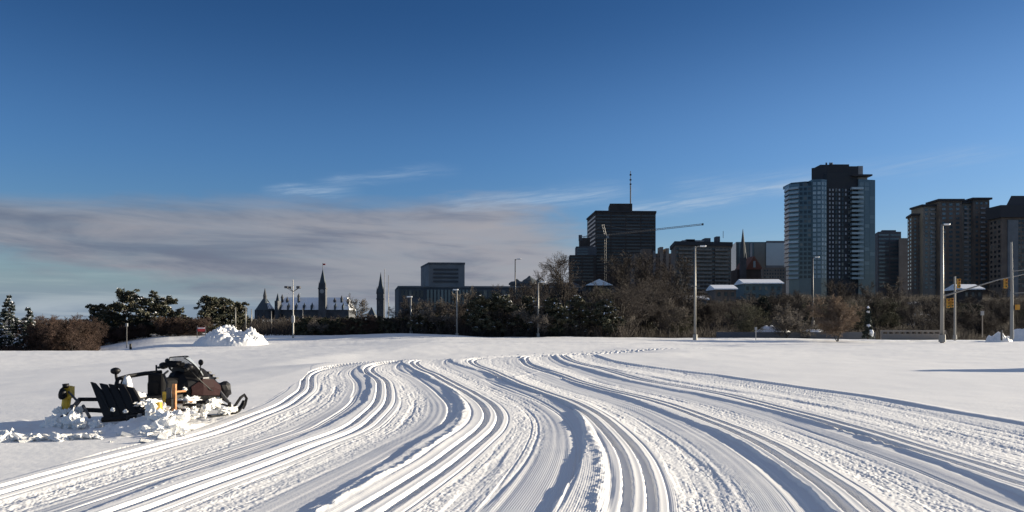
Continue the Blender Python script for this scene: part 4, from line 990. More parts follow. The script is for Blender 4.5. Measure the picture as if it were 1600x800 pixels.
# ------------------------------------------------------------------ poles, signals, signs
def lamp_pole(px, pyt, pyb, Y, label, arm=1.0, r=.11, head=True, bar=None, group=None, m_='steel', name='street_lamp'):
    x = wx(px, Y); zt = wz_(pyt, Y); zb_ = wz_(pyb, Y)
    o = thing(name, label, 'street lamp' if head else 'pole', (x, Y, zb_), 0, group)
    MB().tube([(x, Y, zb_-.6), (x, Y, (zb_+zt)/2), (x, Y, zt)], [r, r*.85, r*.65], 10).build('pole', M_[m_], o, smooth=True)
    MB().tube([(x, Y, zb_-.4), (x, Y, zb_+.45)], r*1.7, 10).build('base_cover', M_[m_], o)
    if head:
        a = MB().tube([(x, Y, zt-.25), (x+arm*.5, Y-.1, zt+.02), (x+arm, Y-.15, zt)], .05, 6).build('arm', M_[m_], o)
        MB().loft([[(x+arm+u, Y-.15+v*w, zt+zz) for v, zz in ((-1, 0), (-.8, .10), (.8, .10), (1, 0), (.7, -.07), (-.7, -.07))] for u, w in ((-.12, .08), (.05, .17), (.45, .17), (.62, .07))]).build('lamp_head', M_['white_paint'], a)
    if bar:
        z = wz_(bar, Y); MB().tube([(x-.55, Y, z), (x+.55, Y, z)], .045, 6).build('cross_bar', M_[m_], o)
    return o
lamp_pole(1086, 385, 528.5, 96, 'tall pale street lamp standing alone right of the dark tower', .7, .15, bar=447)
lamp_pole(1472, 351, 529, 93, 'tallest lamp pole at right carrying the signal mast arm', .25, .22)
lamp_pole(841, 441, 526, 104, 'street lamp before the thick bare stand left of the dark tower', .4, .12, bar=479)
lamp_pole(714, 453, 526, 105, 'street lamp in front of the glass fins of the office block', -.4, .13)
lamp_pole(642, 464, 522, 106, 'short street lamp at the left end of the office block', -.4, .14)
lamp_pole(805, 405, 500, 150, 'very thin tall lamp standard rising behind bare trees', .5, .14, m_='dark_steel')
lamp_pole(1270, 402, 505, 130, 'grey lamp standard in front of the condo tower', .4, .14, m_='dark_steel')
lamp_pole(601, 420, 520, 160, 'thin white pole just right of the slender stone tower', head=False, r=.10, name='white_pole', m_='pale_concrete')
lamp_pole(607, 430, 520, 175, 'second thin pole right of the slender stone tower', head=False, r=.10, name='grey_pole')
for q, tp, lb in ((368, 480, 'leftmost thin pole behind the snow pile'), (384, 478, 'middle thin pole behind the snow pile'), (393, 483, 'pale thin pole right of the other two behind the snow pile')):
    lamp_pole(q, tp, 516, 118, lb, head=False, r=.09, name='white_pole')
lamp_pole(473, 482, 522, 112, 'short thin pole right of the four armed lamp mast', head=False, r=.06, name='grey_pole')
lamp_pole(424, 486, 521, 112, 'short thin pole left of the four armed lamp mast', head=False, r=.06, name='grey_pole')
# four-armed mast
Y = 100; x = wx(458, Y); zb_ = wz_(524, Y)
o = thing('light_mast', 'pale mast with four floodlight arms and a box on its stem before the parliament', 'light mast', (x, Y, zb_))
MB().tube([(x, Y, zb_-.5), (x, Y, wz_(494, Y)), (x, Y, wz_(437, Y))], [.12, .09, .04], 10).build('pole', M_['steel'], o)
MB().box(x-.17, x+.17, Y-.17, Y+.17, wz_(504, Y), wz_(493, Y)).build('control_box', M_['pale_concrete'], o, bevel=.03)
for sx, dy in ((-1, -.4), (1, -.4), (-.75, .5), (.8, .5)):
    a = MB().tube([(x, Y, wz_(456, Y)), (x+sx*.35, Y+dy*.5, wz_(453, Y)), (x+sx*.75, Y+dy, wz_(450, Y))], .035, 6).build('arm', M_['dark_steel'], o)
    MB().box(x+sx*.75-.22, x+sx*.75+.22, Y+dy-.12, Y+dy+.12, wz_(450, Y)-.05, wz_(450, Y)+.22).build('floodlight', M_['dark_steel'], a, bevel=.03)
MB().tube([(x-.9, Y, wz_(459, Y)), (x+.9, Y, wz_(459, Y))], .03, 6).build('cross_bar', M_['white_paint'], o)
# traffic signals
def signal_head(parent, x, Y, z, s=1.0, back=True):
    h = MB().box(x-.17*s, x+.17*s, Y-.12, Y+.12, z-.55*s, z+.55*s).build('signal_housing', M_['signal'], parent, bevel=.03)
    for k, c in ((.36, (.35, .02, .02)), (0, (.35, .22, .02)), (-.36, (.02, .22, .10))):
        yy = -.125
        l = MB().add([(x+.11*s*math.cos(t), Y+yy, z+k*s+.11*s*math.sin(t)) for t in [2*math.pi*i/12 for i in range(12)]], [tuple(range(12))]).build('signal_lens', mat('lens_%d' % int(c[0]*100+c[1]*10), tuple(v*.35 for v in c), .3), h)
        hood = [[(x+rr*s*math.cos(t), Y+yo, z+k*s+rr*s*math.sin(t)) for t in [math.pi*i/6 for i in range(7)]] for rr, yo in ((.13, yy+.01), (.125, yy-.18))]
        MB().add(hood[0]+hood[1], [(i, i+1, i+8, i+7) for i in range(6)]).build('visor', M_['signal'], h)
    return h
Y = 93
o = thing('traffic_signal', 'mast arm signal reaching right from the tallest lamp pole', 'traffic signal', (wx(1472, Y)+.22, Y, wz_(455, Y)))
MB().tube([P3(1473, 463, Y), P3(1500, 455, Y), P3(1560, 437, Y), P3(1660, 416, Y)], [.11, .09, .07, .05], 8).build('mast_arm', M_['steel'], o)
signal_head(o, wx(1496, Y), Y-.25, wz_(443, Y), 1.0)
MB().tube([P3(1496, 456, Y), P3(1496, 452, Y-.25)], .05, 6).build('bracket', M_['dark_steel'], o)
MB().tube([P3(1560, 437, Y), P3(1640, 452, Y)], .02, 5).build('cable', M_['dark_steel'], o)
o = thing('traffic_signal', 'pair of signals bracketed low on the tallest lamp pole', 'traffic signal', (wx(1480, Y), Y-.2, wz_(474, Y)))
signal_head(o, wx(1479, Y), Y-.35, wz_(474, Y)); signal_head(o, wx(1485, Y), Y-.30, wz_(473, Y))
MB().tube([P3(1473, 474, Y), P3(1486, 474, Y-.1)], .05, 6).build('bracket', M_['dark_steel'], o)
Y = 96
o = thing('signal_pole', 'short steel pole behind the mast arm signal', 'pole', (wx(1492, Y), Y, wz_(527, Y)))
MB().tube([P3(1492, 532, Y), P3(1492, 432, Y)], [.15, .12], 8).build('pole', M_['steel'], o)
MB().cone(wx(1492, Y), Y, wz_(527, Y)-.2, wz_(527, Y)+.3, .25, .2, 8).build('base_cover', M_['steel'], o)
Y = 90
o = thing('traffic_signal', 'pale signal pole at the right edge with hanging head and walk signal', 'traffic signal', (wx(1581, Y), Y, wz_(523, Y)))
MB().tube([P3(1581, 530, Y), P3(1581, 450, Y), P3(1580, 378, Y)], [.20, .16, .11], 10).build('pole', M_['steel'], o)
signal_head(o, wx(1569.5, Y), Y-.2, wz_(443, Y))
MB().tube([P3(1580, 455, Y), P3(1572, 446, Y), P3(1569, 441, Y)], .04, 6).build('bracket', M_['dark_steel'], o)
MB().box(wx(1587, Y), wx(1592, Y), Y-.2, Y+.1, wz_(484, Y), wz_(476, Y)).build('walk_signal', M_['signal'], o, bevel=.02)
for ya, yb in ((458, 456), (424, 417)): MB().tube([P3(1581, ya, Y), P3(1640, yb, Y)], .045, 6).build('mast_arm', M_['steel'], o)
# small posts
def post(px, pyt, pyb, Y, nm, lb, cat, boxed=True, m1='tan_concrete', m2='pale_concrete', w=.10):
    o = thing(nm, lb, cat, (wx(px, Y), Y, wz_(pyb, Y)))
    MB().tube([P3(px, pyb+3, Y), P3(px, pyt, Y)], w*.6, 8).build('post', M_[m1], o)
    if boxed: MB().box(wx(px, Y)-w*1.5, wx(px, Y)+w*1.5, Y-.12, Y+.12, wz_(pyt, Y)-w*5, wz_(pyt, Y)).build('head_box', M_[m2], o, bevel=.02)
    return o
post(1535, 486, 524, 95, 'marker_post', 'slim tan post with pale box top between the two signal poles', 'post', w=.10)
post(1565, 516, 529, 84, 'bollard', 'short dark bollard by the snowy kerb left of the right signal pole', 'bollard', False, 'dark_steel', w=.16)
post(1181, 511, 529, 90, 'marker_post', 'small pale stake on the far snow left of the frosted tree', 'stake', True, 'pale_concrete', w=.07)
post(198, 505, 541, 86, 'sign_post', 'thin post with small sign in front of the pine clump', 'sign post', True, 'dark_steel', 'grey_concrete', w=.07)
post(204, 537, 543, 84, 'bollard', 'stubby black bollard at the foot of the small sign post', 'bollard', False, 'black', w=.22)
# snow-topped narrow monument with a snow blob beside it
Y = 97
o = thing('snowy_conifer', 'narrow dark young conifer capped with clumps of snow right of the round bare tree', 'tree', (wx(1357, Y), Y, wz_(528, Y)))
MB().tube([P3(1356.5, 530, Y), P3(1356.5, 480, Y)], [.12, .04], 6).build('trunk', M_['bark'], o)
cl = []
for i in range(26):
    k = i/26; z = wz_(527, Y)+k*3.6; r = .75*(1-k)**1.5+.10
    for j in range(5):
        a = random.uniform(0, 6.28); cl.append((wx(1356.5, Y)+r*.7*math.cos(a)-o.location.x, r*.7*math.sin(a), z-o.location.z, .22, .22, .14))
Vq, Fq = leaf_cloud(cl, 14, .13, 77); np_mesh('crown', Vq, Fq, M_['needles_dark'], o)
sm = MB().blob(P3(1361, 520, Y-.4), .32, 4, (1.0, 1, 1.3), .6).blob(P3(1356.5, 481, Y), .16, 5, (.9, .9, 1.3)).blob(P3(1356.5, 487, Y), .20, 6).blob(P3(1357, 509, Y-.2), .25, 7)
sm.build('snow_load', M_['snow_cap'], o, smooth=True)

# ------------------------------------------------------------------ ploughed snow heaps and what stands by them
def heap(px0, px1, pyt, pyb, Y, D, seed, name, label, lumps=60, amp=1.0):
    x0, x1 = wx(px0, Y), wx(px1, Y); cx = (x0+x1)/2; W = (x1-x0)/2; zb_ = wz_(pyb, Y); H = wz_(pyt, Y)-zb_
    n, m = 110, 60; gx = np.linspace(-1.05, 1.05, n)[None, :]; gy = np.linspace(-1.05, 1.05, m)[:, None]
    rr = np.sqrt(gx**2+gy**2); px_ = cx+gx*W+0*gy; py_ = Y+gy*D+0*gx
    shape = np.clip(1-rr**2.2, 0, None)**.75*(0.82+0.18*np.cos(gx*7+seed))
    nz = fbm(px_/1.1, py_/1.1, seed, 4)+.6*np.abs(vn(px_/.45, py_/.45, seed+9))-.2
    g0 = np.where(py_ < FIELD_END, terrain(px_, np.minimum(py_, FIELD_END)), hill_h(px_, np.maximum(py_, FIELD_END+.01)))
    H = wz_(pyt, Y)-gz(cx, Y)
    z = g0-.12+H*shape*(1+.42*nz*amp)+.32*amp*np.clip(shape*3, 0, 1)*np.abs(vn(px_/.35, py_/.35, seed+4))
    V = np.stack([px_-cx, py_-Y, z-zb_], -1).reshape(-1, 3); ii = (np.arange(m-1)[:, None]*n+np.arange(n-1)[None, :]).ravel()
    o = np_mesh(name, V, np.stack([ii, ii+1, ii+n+1, ii+n], 1), snow, smooth=False); o.location = (cx, Y, zb_); tag(o, label, 'snow pile'); return o
heap(303, 419, 511, 531, 88, 3.6, 410, 'snow_pile', 'big lumpy ploughed snow pile at the left field edge')
heap(1580, 1650, 504, 523, 100, 3.0, 420, 'snow_pile', 'ploughed snow bank at the right edge beside the signal pole', amp=.5)
heap(1540, 1580, 519, 527, 92, 1.2, 421, 'snow_pile', 'low lumpy snow heap at the foot of the right signal pole')
heap(1150, 1320, 509, 527, 124, 7, 430, 'snow_bank', 'long smooth shaded snow bank behind the retaining wall', amp=.35)
# out of the frame on the right, throws the long shadow seen at the right edge
xs, Ys = 30.0, 35.3
heap(800+(xs-2.4)*F/Ys, 800+(xs+2.4)*F/Ys, HY-(3.0-CH)*F/Ys, HY+CH*F/Ys+3, Ys, 2.0, 440, 'snow_pile', 'tall snow pile beyond the right edge of the field', amp=.25)
# red sign behind the pile
o = thing('red_sign', 'red and white banner sign at the left foot of the snow pile', 'sign', P3(313, 524, 95))
MB().box(wx(309, 95), wx(321, 95), 95, 95.08, wz_(518, 95), wz_(511, 95)).build('panel', mat('red_panel', (.50, .04, .04), .5), o)
MB().box(wx(309, 95), wx(320, 95), 94.95, 94.99, wz_(513.5, 95), wz_(511.8, 95)).build('white_stripe', M_['white_paint'], o)
for q in (308, 321): MB().tube([P3(q, 528, 95.04), P3(q, 509, 95.04)], .05, 6).build('post', M_['dark_steel'], o)

# ------------------------------------------------------------------ snowmobile (local: +x forward, +y left, z up)
MX, MY = wx(271, 15.2), 15.2
TH = R(60)
sm_ = thing('snowmobile', 'black touring snowmobile with dark red side and smoky windshield parked on the snow', 'snowmobile', (MX, MY, gz(MX, MY)), TH)
sm_.scale = (.96, .96, .98)
M_['red'] = mat('dark_red_plastic', (.018, .004, .005), .7, spec=.15)
M_['rubber'] = mat('rubber', (.02, .02, .02), .8)
M_['crust'] = mat('snow_crust', (.86, .85, .82), .7, bump=.8, bscale=14)
M_['vinyl'] = mat('black_vinyl', (.008, .008, .009), .8, spec=.15)
M_['shield'] = mat('smoky_windshield', (.55, .60, .64), .12, spec=.6, alpha=.42)
def lb(mb, name, m_, parent=sm_, **k): return mb.build(name, M_[m_], parent, local=True, **k)
# drive track
def belt(x0, x1, zc, r, y0, y1):
    pr = [(x1+r*math.cos(t), zc+r*math.sin(t)) for t in np.linspace(-math.pi/2, math.pi/2, 8)]+[(x0+r*math.cos(t), zc+r*math.sin(t)) for t in np.linspace(math.pi/2, 1.5*math.pi, 8)]
    return MB().loft([[(x, y, z) for x, z in pr] for y in (y0, y1)])
tr_ = lb(belt(-.80, .12, .20, .17, -.25, .25), 'drive_track', 'rubber')
for i in range(24):
    x = -1.25+i*.06
    MB().box(x-.012, x+.012, -.24, .24, .005, .03).box(x-.012, x+.012, -.24, .24, .365, .395)
lugs = MB()
for i in range(15):
    x = -.78+i*.06; lugs.box(x-.012, x+.012, -.23, .23, .0, .032)
lb(lugs, 'track_lugs', 'rubber', tr_)
for s_ in (-1, 1):
    for xq in (-.76, -.36, .02):
        lb(MB().loft([[(xq+.085*math.cos(t), y, .17+.085*math.sin(t)) for t in [2*math.pi*k/14 for k in range(14)]] for y in sorted((s_*.255, s_*.285))]), 'idler_wheel', 'dark_steel', tr_)
lb(MB().loft([[(x, -.29, z0), (x, -.29, z1), (x, -.24, z1+.04), (x, .24, z1+.04), (x, .29, z1), (x, .29, z0), (x, .27, z0), (x, .27, z1-.02), (x, -.27, z1-.02), (x, -.27, z0)] for x, z0, z1 in ((-.92, .30, .42), (.25, .26, .50))]), 'tunnel', 'black')
lb(MB().box(-.99, -.93, -.25, .25, .08, .42), 'snow_flap', 'rubber')
# seat
lb(MB().loft([[(x, -w, z0), (x, -w*1.02, z1-.05), (x, -w*.7, z1), (x, w*.7, z1), (x, w*1.02, z1-.05), (x, w, z0)] for x, w, z0, z1 in ((-.46, .17, .45, .74), (-.40, .22, .45, .80), (-.25, .22, .46, .80), (-.05, .19, .50, .80), (.12, .14, .52, .86))]), 'seat', 'vinyl', smooth=False, bevel=.02)
lb(MB().box(-.44, -.34, -.22, .20, .46, .90), 'backrest', 'vinyl', bevel=.04)
# body: lofted hood
def sec(x, w, zb_, zt, k=.55): return [(x, -w*.80, zb_), (x, -w, zb_+(zt-zb_)*.35), (x, -w*.92, zb_+(zt-zb_)*.72), (x, -w*k, zt), (x, 0, zt+.03), (x, w*k, zt), (x, w*.92, zb_+(zt-zb_)*.72), (x, w, zb_+(zt-zb_)*.35), (x, w*.80, zb_)]
hood = lb(MB().loft([sec(-.10, .20, .40, .70), sec(.08, .36, .30, .88), sec(.30, .43, .26, .98, .5), sec(.55, .43, .25, .95, .5), sec(.80, .36, .27, .80, .45), sec(1.0, .24, .32, .62, .4), sec(1.12, .10, .38, .50, .4)]), 'hood', 'black', smooth=False, bevel=.02)
for s_ in (-1, 1):
    for k in range(3): lb(MB().box(.62+k*.09, .68+k*.09, s_*.22-.07, s_*.22+.07, .85-k*.062, .885-k*.062), 'hood_vent', 'dark_steel', hood)
for s_ in (-1, 1):
    yq = lambda w: s_*(w+.012)
    lb(MB().loft([[(x, yq(w*a)-s_*.004, z) for a, z in ((.965, z0), (1.0, (z0+z1)/2), (.93, z1))]+[(x, yq(w*a)+s_*.014, z) for a, z in ((.93, z1), (1.0, (z0+z1)/2), (.965, z0))] for x, w, z0, z1 in ((.12, .385, .46, .62), (.35, .435, .44, .76), (.62, .42, .42, .74), (.86, .34, .40, .60))]), 'side_panel', 'red', hood)
    lb(MB().box(.36, .50, s_*.425-.010, s_*.425+.010, .765, .79), 'side_decal', 'pale_concrete', hood)
    lb(MB().loft([[(x, s_*(.20+w), .30+zo), (x, s_*(.38+w), .28+zo), (x, s_*(.38+w), .31+zo), (x, s_*(.20+w), .33+zo)] for x, w, zo in ((-.75, .02, .0), (-.1, .03, .0), (.12, .03, .08))]), 'running_board', 'black')
    # headlights
    lb(MB().blob((.98, s_*.12, .60), .075, 3, (.8, 1.2, .7), 0, 2), 'headlight', 'glass_pale', hood, smooth=True)
lb(MB().loft([sec(.10, .20, .86, 1.00, .6), sec(.30, .24, .92, 1.03, .6), sec(.52, .16, .92, .99, .5)]), 'dashboard', 'black', hood, bevel=.01)
# windshield: curved sheet with thickness
ws = []
for k in range(9):
    z = .84+.36*k/8; xo = .58-.26*(k/8)**1.1; w = .44*(1-.50*(k/8)**2.6)
    ws.append([(xo-.24*(j/10*2-1)**2, w*(1-j/10*2), z-.02*(j/10*2-1)**2) for j in range(11)])
wmb = MB(); nn = 11
vs = [q for rg in ws for q in rg]; wmb.add(vs, [(i*nn+j, i*nn+j+1, (i+1)*nn+j+1, (i+1)*nn+j) for i in range(8) for j in range(10)])
wsh = lb(wmb, 'windshield', 'shield', smooth=True)
so2 = wsh.modifiers.new('thick', 'SOLIDIFY'); so2.thickness = .006
rim = [ws[i][0] for i in range(9)]+ws[8][1:-1]+[ws[i][-1] for i in range(8, -1, -1)]
lb(MB().tube(rim, .010, 6), 'windshield_trim', 'black', wsh)
# handlebar
hb = lb(MB().tube([(.02, .42, .98), (.06, .26, 1.01), (.14, .10, .98), (.14, -.10, .98), (.06, -.26, 1.01), (.02, -.42, .98)], .016, 8), 'handlebar', 'black')
for s_ in (-1, 1):
    lb(MB().tube([(.04, s_*.30, 1.0), (-.01, s_*.46, .975)], .026, 8), 'grip', 'rubber', hb)
    lb(MB().blob((.06, s_*.38, 1.01), .085, 9+s_, (1.0, 1.1, .8), .2), 'hand_guard', 'black', hb, smooth=True)
    a = lb(MB().tube([(.30, s_*.38, .86), (.26, s_*.47, .94), (.24, s_*.50, 1.04)], .013, 6), 'mirror_stalk', 'black')
    lb(MB().blob((.24, s_*.51, 1.09), .062, 20+s_, (.5, 1.15, 1.0), .05), 'mirror', 'black', a, smooth=True)
lb(MB().box(-.08, .12, -.20, .22, 1.01, 1.09).box(-.04, .08, -.16, .18, 1.09, 1.12), 'handlebar_pad', 'vinyl', hb, bevel=.02)
lb(MB().tube([(-.18, .28, .60), (-.18, .28, 1.04)], .018, 8), 'marker_rod', 'black')
# rear hoop with round knob
hp = lb(MB().tube([(-.10, .24, .90), (-.45, .25, .89), (-.78, .26, .86), (-1.02, .26, .82), (-1.06, .26, .66), (-1.06, .26, .50), (-.98, .26, .44), (-.6, .25, .43), (-.2, .24, .43)], .040, 8), 'rear_hoop', 'black')
lb(MB().blob((-1.06, .26, .97), .085, 31, (1.1, 1.1, .8), .15).tube([(-1.04, .26, .80), (-1.06, .26, .93)], .025, 6), 'hoop_knob', 'black', hp, smooth=True)
lb(MB().tube([(-1.06, .26, .62), (-.95, .26, .72), (-.90, .26, .85)], .018, 6), 'hoop_brace', 'black', hp)
# front bumper, suspension, skis
lb(MB().tube([(1.0, -.26, .36), (1.22, -.22, .40), (1.30, -.10, .52), (1.30, .10, .52), (1.22, .22, .40), (1.0, .26, .36)], .022, 8), 'front_bumper', 'black')
lb(MB().blob((1.0, -.28, .50), .16, 41, (.9, .8, 1.2), .35), 'front_cowl', 'black', smooth=False)
lb(MB().tube([(.14, .30, .98), (.30, .34, .80), (.55, .40, .60), (.80, .30, .45)], .012, 6), 'control_cable', 'black')
lb(MB().tube([(.10, -.32, .98), (.22, -.42, .80), (.50, -.46, .55), (.85, -.34, .40)], .014, 6), 'control_cable', 'black')
lb(MB().tube([(-.9, -.30, .40), (-.6, -.34, .42), (0, -.40, .40)], .018, 6), 'side_rail', 'dark_steel')
for s_ in (-1, 1):
    y0 = s_*.50
    lb(MB().tube([(.80, s_*.22, .42), (.95, y0, .24)], .02, 6).tube([(.62, s_*.22, .34), (.93, y0, .18)], .02, 6), 'suspension_arm', 'black')
    lb(MB().tube([(.78, s_*.25, .62), (.94, y0*.97, .26)], .032, 8), 'shock_absorber', 'dark_steel')
    sk = lb(MB().loft([[(x, y0-w, z), (x, y0-w*.8, z+.028), (x, y0+w*.8, z+.028), (x, y0+w, z)] for x, w, z in ((.45, .07, .02), (.6, .085, .0), (1.0, .085, .0), (1.16, .075, .05), (1.27, .06, .15), (1.32, .04, .24))]), 'ski', 'black')
    lb(MB().tube([(.95, y0, .03), (1.10, y0, .18), (1.24, y0, .33), (1.34, y0, .38), (1.40, y0, .30), (1.36, y0, .18), (1.30, y0, .10)], .030, 7), 'ski_loop', 'black', sk)
    lb(MB().tube([(.95, y0, .26), (.97, y0, .05)], .035, 8), 'ski_spindle', 'black', sk)
# packed snow on the machine
for (c, r_, sd, sq) in (((-.55, -.36, .33), .20, 51, (1.9, .7, .45)), ((.05, -.40, .36), .17, 52, (1.5, .7, .55)), ((-.80, -.30, .38), .17, 53, (1.4, .8, .5)), ((.55, -.46, .30), .10, 54, (1.5, .6, .7)), ((1.05, -.48, .10), .10, 55, (1.3, .8, .9)), ((.85, -.52, .10), .12, 56, (1.6, .9, .7)), ((.70, -.30, .24), .16, 57, (1.5, 1., .8)), ((-.2, .36, .33), .16, 58, (1.8, .7, .4)), ((.22, .10, .97), .05, 59, (1.2, 1.3, .6)), ((.0, -.34, .58), .06, 60, (.8, .6, .7))):
    lb(MB().blob(c, r_*.8, sd, sq, .8, 4, 3.0), 'packed_snow', 'crust', smooth=False)

# ------------------------------------------------------------------ groomer sled behind it
GX, GYy = wx(185, 14.0), 14.0
gr = thing('trail_groomer', 'snow crusted trail groomer sled with black slatted flap and yellow hand jack', 'groomer', (GX, GYy, gz(GX, GYy)))
gl = lambda mb, name, m_, parent=None, **k: mb.build(name, M_[m_], parent or gr, **k)
Q = P3
# frame rails, near rail towards the snowmobile
fr = gl(MB().tube([Q(112, 640, 14.6), Q(150, 641, 14.5), Q(215, 645, 14.2), Q(262, 640, 14.2)], .045, 6).tube([Q(125, 624, 15.0), Q(170, 624, 15.0), Q(220, 628, 15.0), Q(270, 628, 14.9)], .04, 6).tube([Q(112, 640, 14.6), Q(125, 624, 15.0)], .045, 6).tube([Q(215, 645, 14.2), Q(222, 628, 15.0)], .04, 6), 'frame', 'black')
gl(MB().tube([Q(262, 640, 14.2), Q(282, 636, 14.6), Q(296, 632, 15.0)], .04, 6), 'drawbar', 'black', fr)
# slatted flap: parallel slats leaning left at the top
for i in range(5):
    xb, xt = 170+i*13, 143+i*14
    tp = (598, 600, 601, 600, 605)[i]
    a = [Q(xb-7, 655-i*1.0, 14.1+i*.02), Q(xb+7.5, 655-i*1.0, 14.1+i*.02), Q(xt+17, tp+16, 14.22+i*.02), Q(xt+(8 if i else 4), tp+1, 14.27+i*.02), Q(xt-2.0, tp-1, 14.27+i*.02)]
    th = Vector((.012, .045, .0))
    vs = [Vector(p) for p in a]+[Vector(p)+th for p in a]
    gl(MB().add(vs, [(0, 1, 2, 3, 4), (9, 8, 7, 6, 5)]+[(j, j+5, (j+1) % 5+5, (j+1) % 5) for j in range(5)]), 'flap_slat', 'black')
gl(MB().tube([Q(160, 656, 14.05), Q(232, 651, 14.05)], .05, 8), 'flap_hinge_bar', 'black')
for qx, qy in ((176, 640), (196, 643)): gl(MB().blob(Q(qx, qy, 13.98), .032, int(qx), (1.2, .5, 1.0), .6, 3, 2.0), 'packed_snow', 'crust')
gl(MB().tube([Q(198, 657, 13.75), Q(216, 655, 13.85)], [.085, .085], 14), 'drum_end', 'black')
gl(MB().tube([Q(216, 655, 13.85), Q(250, 655, 13.9)], [.10, .10], 14), 'roller', 'grey_concrete')
MB().blob(Q(199, 602, 14.5), .09, 61, (.9, .9, 2.1), .3, 3).build('packed_snow', M_['crust'], gr, smooth=True)
MB().blob(Q(218, 625, 14.6), .12, 62, (.8, .8, 1.5), .4, 3).build('packed_snow', M_['crust'], gr, smooth=True)
# upright stakes near the drawbar
M_['orange'] = mat('weathered_orange', (.48, .22, .09), .7, var=.4, vscale=12)
for q, tp, bt, m_, w in ((272.5, 600, 648, 'orange', .030), (258, 612, 652, 'yellow', .032), (264, 606, 650, 'dark_steel', .035)):
    gl(MB().box(wx(q, 13.9)-w, wx(q, 13.9)+w, 13.87, 13.93, wz_(bt, 13.9), wz_(tp, 13.9)), 'upright_bar', m_)
gl(MB().tube([Q(262, 613, 13.9), Q(290, 611, 14.3)], .018, 6).tube([Q(255, 630, 13.95), Q(300, 628, 14.5)], .022, 6), 'cross_bar', 'orange')
gl(MB().blob(Q(262, 622, 14.0), .11, 63, (.9, .7, 1.3), .4), 'hydraulic_pump', 'black', smooth=True)
gl(MB().tube([Q(258, 628, 14.0), Q(262, 600, 14.05), Q(256, 585, 14.2), Q(262, 580, 14.5)], .022, 6), 'hydraulic_hose', 'black')
# yellow jack at the rear left
jk = gl(MB().tube([Q(102, 640, 14.5), Q(107, 603, 14.5)], .075, 10).box(wx(103, 14.5), wx(113, 14.5), 14.42, 14.58, wz_(622, 14.5), wz_(604, 14.5)), 'jack_body', 'yellow')
gl(MB().tube([Q(103, 606, 14.42), Q(102.5, 599.5, 14.42)], .055, 10).blob(Q(97.5, 616, 14.35), .09, 64, (.8, .8, 1.2), .3), 'jack_crank', 'black', jk, smooth=True)
gl(MB().tube([Q(107, 612, 14.4), Q(122, 628, 14.3)], .02, 6), 'jack_handle', 'dark_steel', jk)
# striped marker board leaning
brd = [Q(110, 633, 14.2), Q(117, 630, 14.2), Q(106, 668, 13.9), Q(97, 668, 13.9)]
for i in range(6):
    a0, a1 = i/6, (i+1)/6
    L = lambda p, q, k: tuple(p[j]+(q[j]-p[j])*k for j in range(3))
    c = [L(brd[0], brd[3], a0), L(brd[1], brd[2], a0), L(brd[1], brd[2], a1), L(brd[0], brd[3], a1)]
    gl(MB().add(c+[(p[0], p[1]+.03, p[2]) for p in c], [(3, 2, 1, 0), (4, 5, 6, 7), (0, 1, 5, 4), (1, 2, 6, 5), (2, 3, 7, 6), (3, 0, 4, 7)]), 'marker_stripe', 'white_paint' if i % 2 else 'dark_steel')
gl(MB().tube([Q(122, 626, 14.3), Q(98, 664, 13.9)], .03, 6).tube([Q(130, 634, 14.3), Q(140, 652, 14.0)], .03, 6), 'brace', 'dark_steel')
# crusted snow over the sled
rs = random.Random(9)
spots = [((98, 642), 14.3, .12, 3), ((88, 662), 13.9, .15, 4), ((120, 660), 13.8, .15, 4), ((146, 664), 13.7, .12, 4), ((170, 668), 13.6, .10, 3), ((130, 640), 14.5, .07, 3), ((160, 634), 14.9, .07, 3),
         ((243, 640), 13.7, .13, 4), ((244, 660), 13.3, .17, 5), ((258, 668), 13.1, .18, 6), ((275, 658), 13.4, .15, 5), ((292, 650), 13.8, .12, 5), ((300, 640), 14.2, .08, 4), ((316, 640), 14.6, .07, 4),
         ((250, 680), 12.95, .13, 4), ((222, 680), 12.9, .11, 4), ((284, 668), 13.2, .12, 4), ((284, 626), 14.4, .06, 3)]
for i, ((qx, qy), YY, r_, n_) in enumerate(spots):
    mbx = MB()
    for k in range(max(2, n_-3)):
        c = Q(qx+rs.gauss(0, 6), qy+rs.gauss(0, 4), YY+rs.gauss(0, .08)); c = (c[0], c[1], max(c[2], .02))
        mbx.blob(c, r_*rs.uniform(.6, 1.2), 70+i*9+k, (rs.uniform(.8, 1.5), .9, rs.uniform(.6, 1.1)), .8, 3, 2.4)
    mbx.build('packed_snow', M_['crust'], gr, smooth=False)
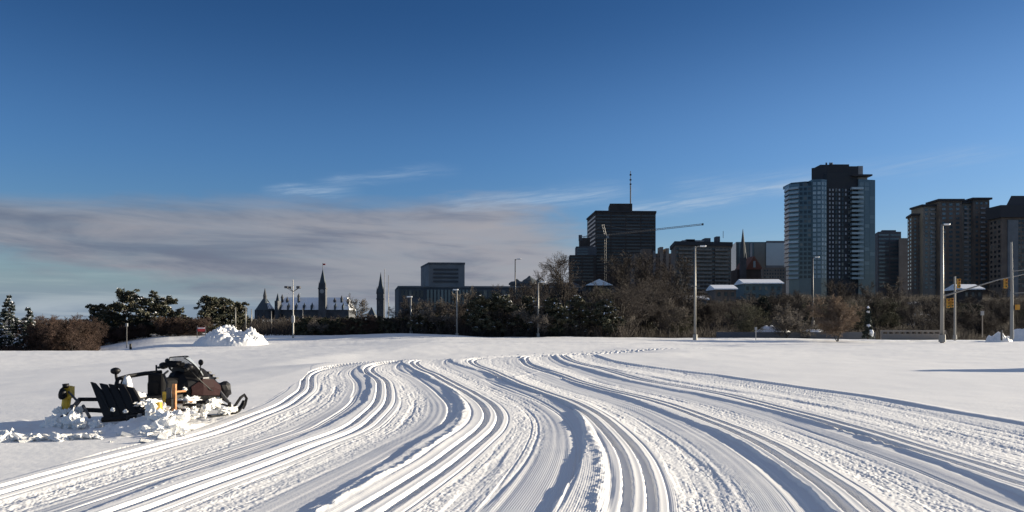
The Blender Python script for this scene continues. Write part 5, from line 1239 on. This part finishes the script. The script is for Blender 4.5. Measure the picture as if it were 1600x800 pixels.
# dark machine bits showing through the crust
for i, (qx, qy, YY, w, h) in enumerate(((268, 630, 13.9, 10, 16), (252, 640, 13.85, 5, 20), (283, 628, 14.1, 16, 4), (300, 632, 14.2, 22, 3), (318, 628, 14.5, 16, 5), (266, 652, 13.4, 5, 10), (288, 640, 13.9, 14, 3), (106, 650, 14.0, 12, 4), (232, 648, 13.9, 12, 7))):
    MB().box(wx(qx-w/2, YY), wx(qx+w/2, YY), YY-.12, YY+.05, wz_(qy+h/2, YY), wz_(qy-h/2, YY)).build('frame_bracket', M_['black'], gr, bevel=.01)
MB().box(wx(247, 13.6), wx(254, 13.6), 13.5, 13.6, wz_(652, 13.6), wz_(628, 13.6)).build('side_marker', M_['yellow'], gr, bevel=.01)

# loose snow chunks: trail thrown out to the left and along the near side
proto_c = []
for k in range(4):
    mk = MB().blob((0, 0, 0), 1.0, 120+k, (1.3, .9, .5), .8, 3, 1.3)
    if k % 2:
        rk = random.Random(k); mk = MB(); bxs = [(x*rk.uniform(.7, 1.3), y*rk.uniform(.5, 1.1), z*rk.uniform(.25, .5)) for z in (-1, 1) for x, y in ((-1, -1), (1, -1), (1, 1), (-1, 1))]
        mk.add(bxs, [(3, 2, 1, 0), (4, 5, 6, 7), (0, 1, 5, 4), (1, 2, 6, 5), (2, 3, 7, 6), (3, 0, 4, 7)])
    proto_c.append(mk.build('snow_chunk', M_['crust'], None, smooth=False))
used = [False]*4
def chunk(x, Y, s, label, group):
    k = rs.randrange(4)
    if used[k]: o = proto_c[k].copy(); COL.objects.link(o)
    else: o = proto_c[k]; used[k] = True
    o.location = (x, Y, gz(x, Y)+s*.22); o.scale = (s*rs.uniform(.8, 1.4), s, s*rs.uniform(.6, 1.1)); o.rotation_euler = (rs.uniform(-.4, .4), rs.uniform(-.4, .4), rs.uniform(0, 6.28))
    tag(o, label, 'snow chunk', group)
for i in range(46):
    q = rs.uniform(-30, 98); yy = 686 + (q-0)*-.02 + rs.gauss(0, 2.6); Yq = gY(yy); chunk(wx(q, Yq), Yq, rs.choice((.04, .06, .09, .12)), 'loose snow chunk in the trail of lumps at the left edge', 'snow chunks in the trail at the left edge')
for i in range(44):
    q = rs.uniform(95, 300); yy = 684 - max(0, q-225)*.13 + rs.gauss(0, 3.2); Yq = gY(yy); chunk(wx(q, Yq), Yq, rs.choice((.03, .04, .06, .09)), 'loose snow chunk on the near side of the groomer sled', 'snow chunks beside the groomer')
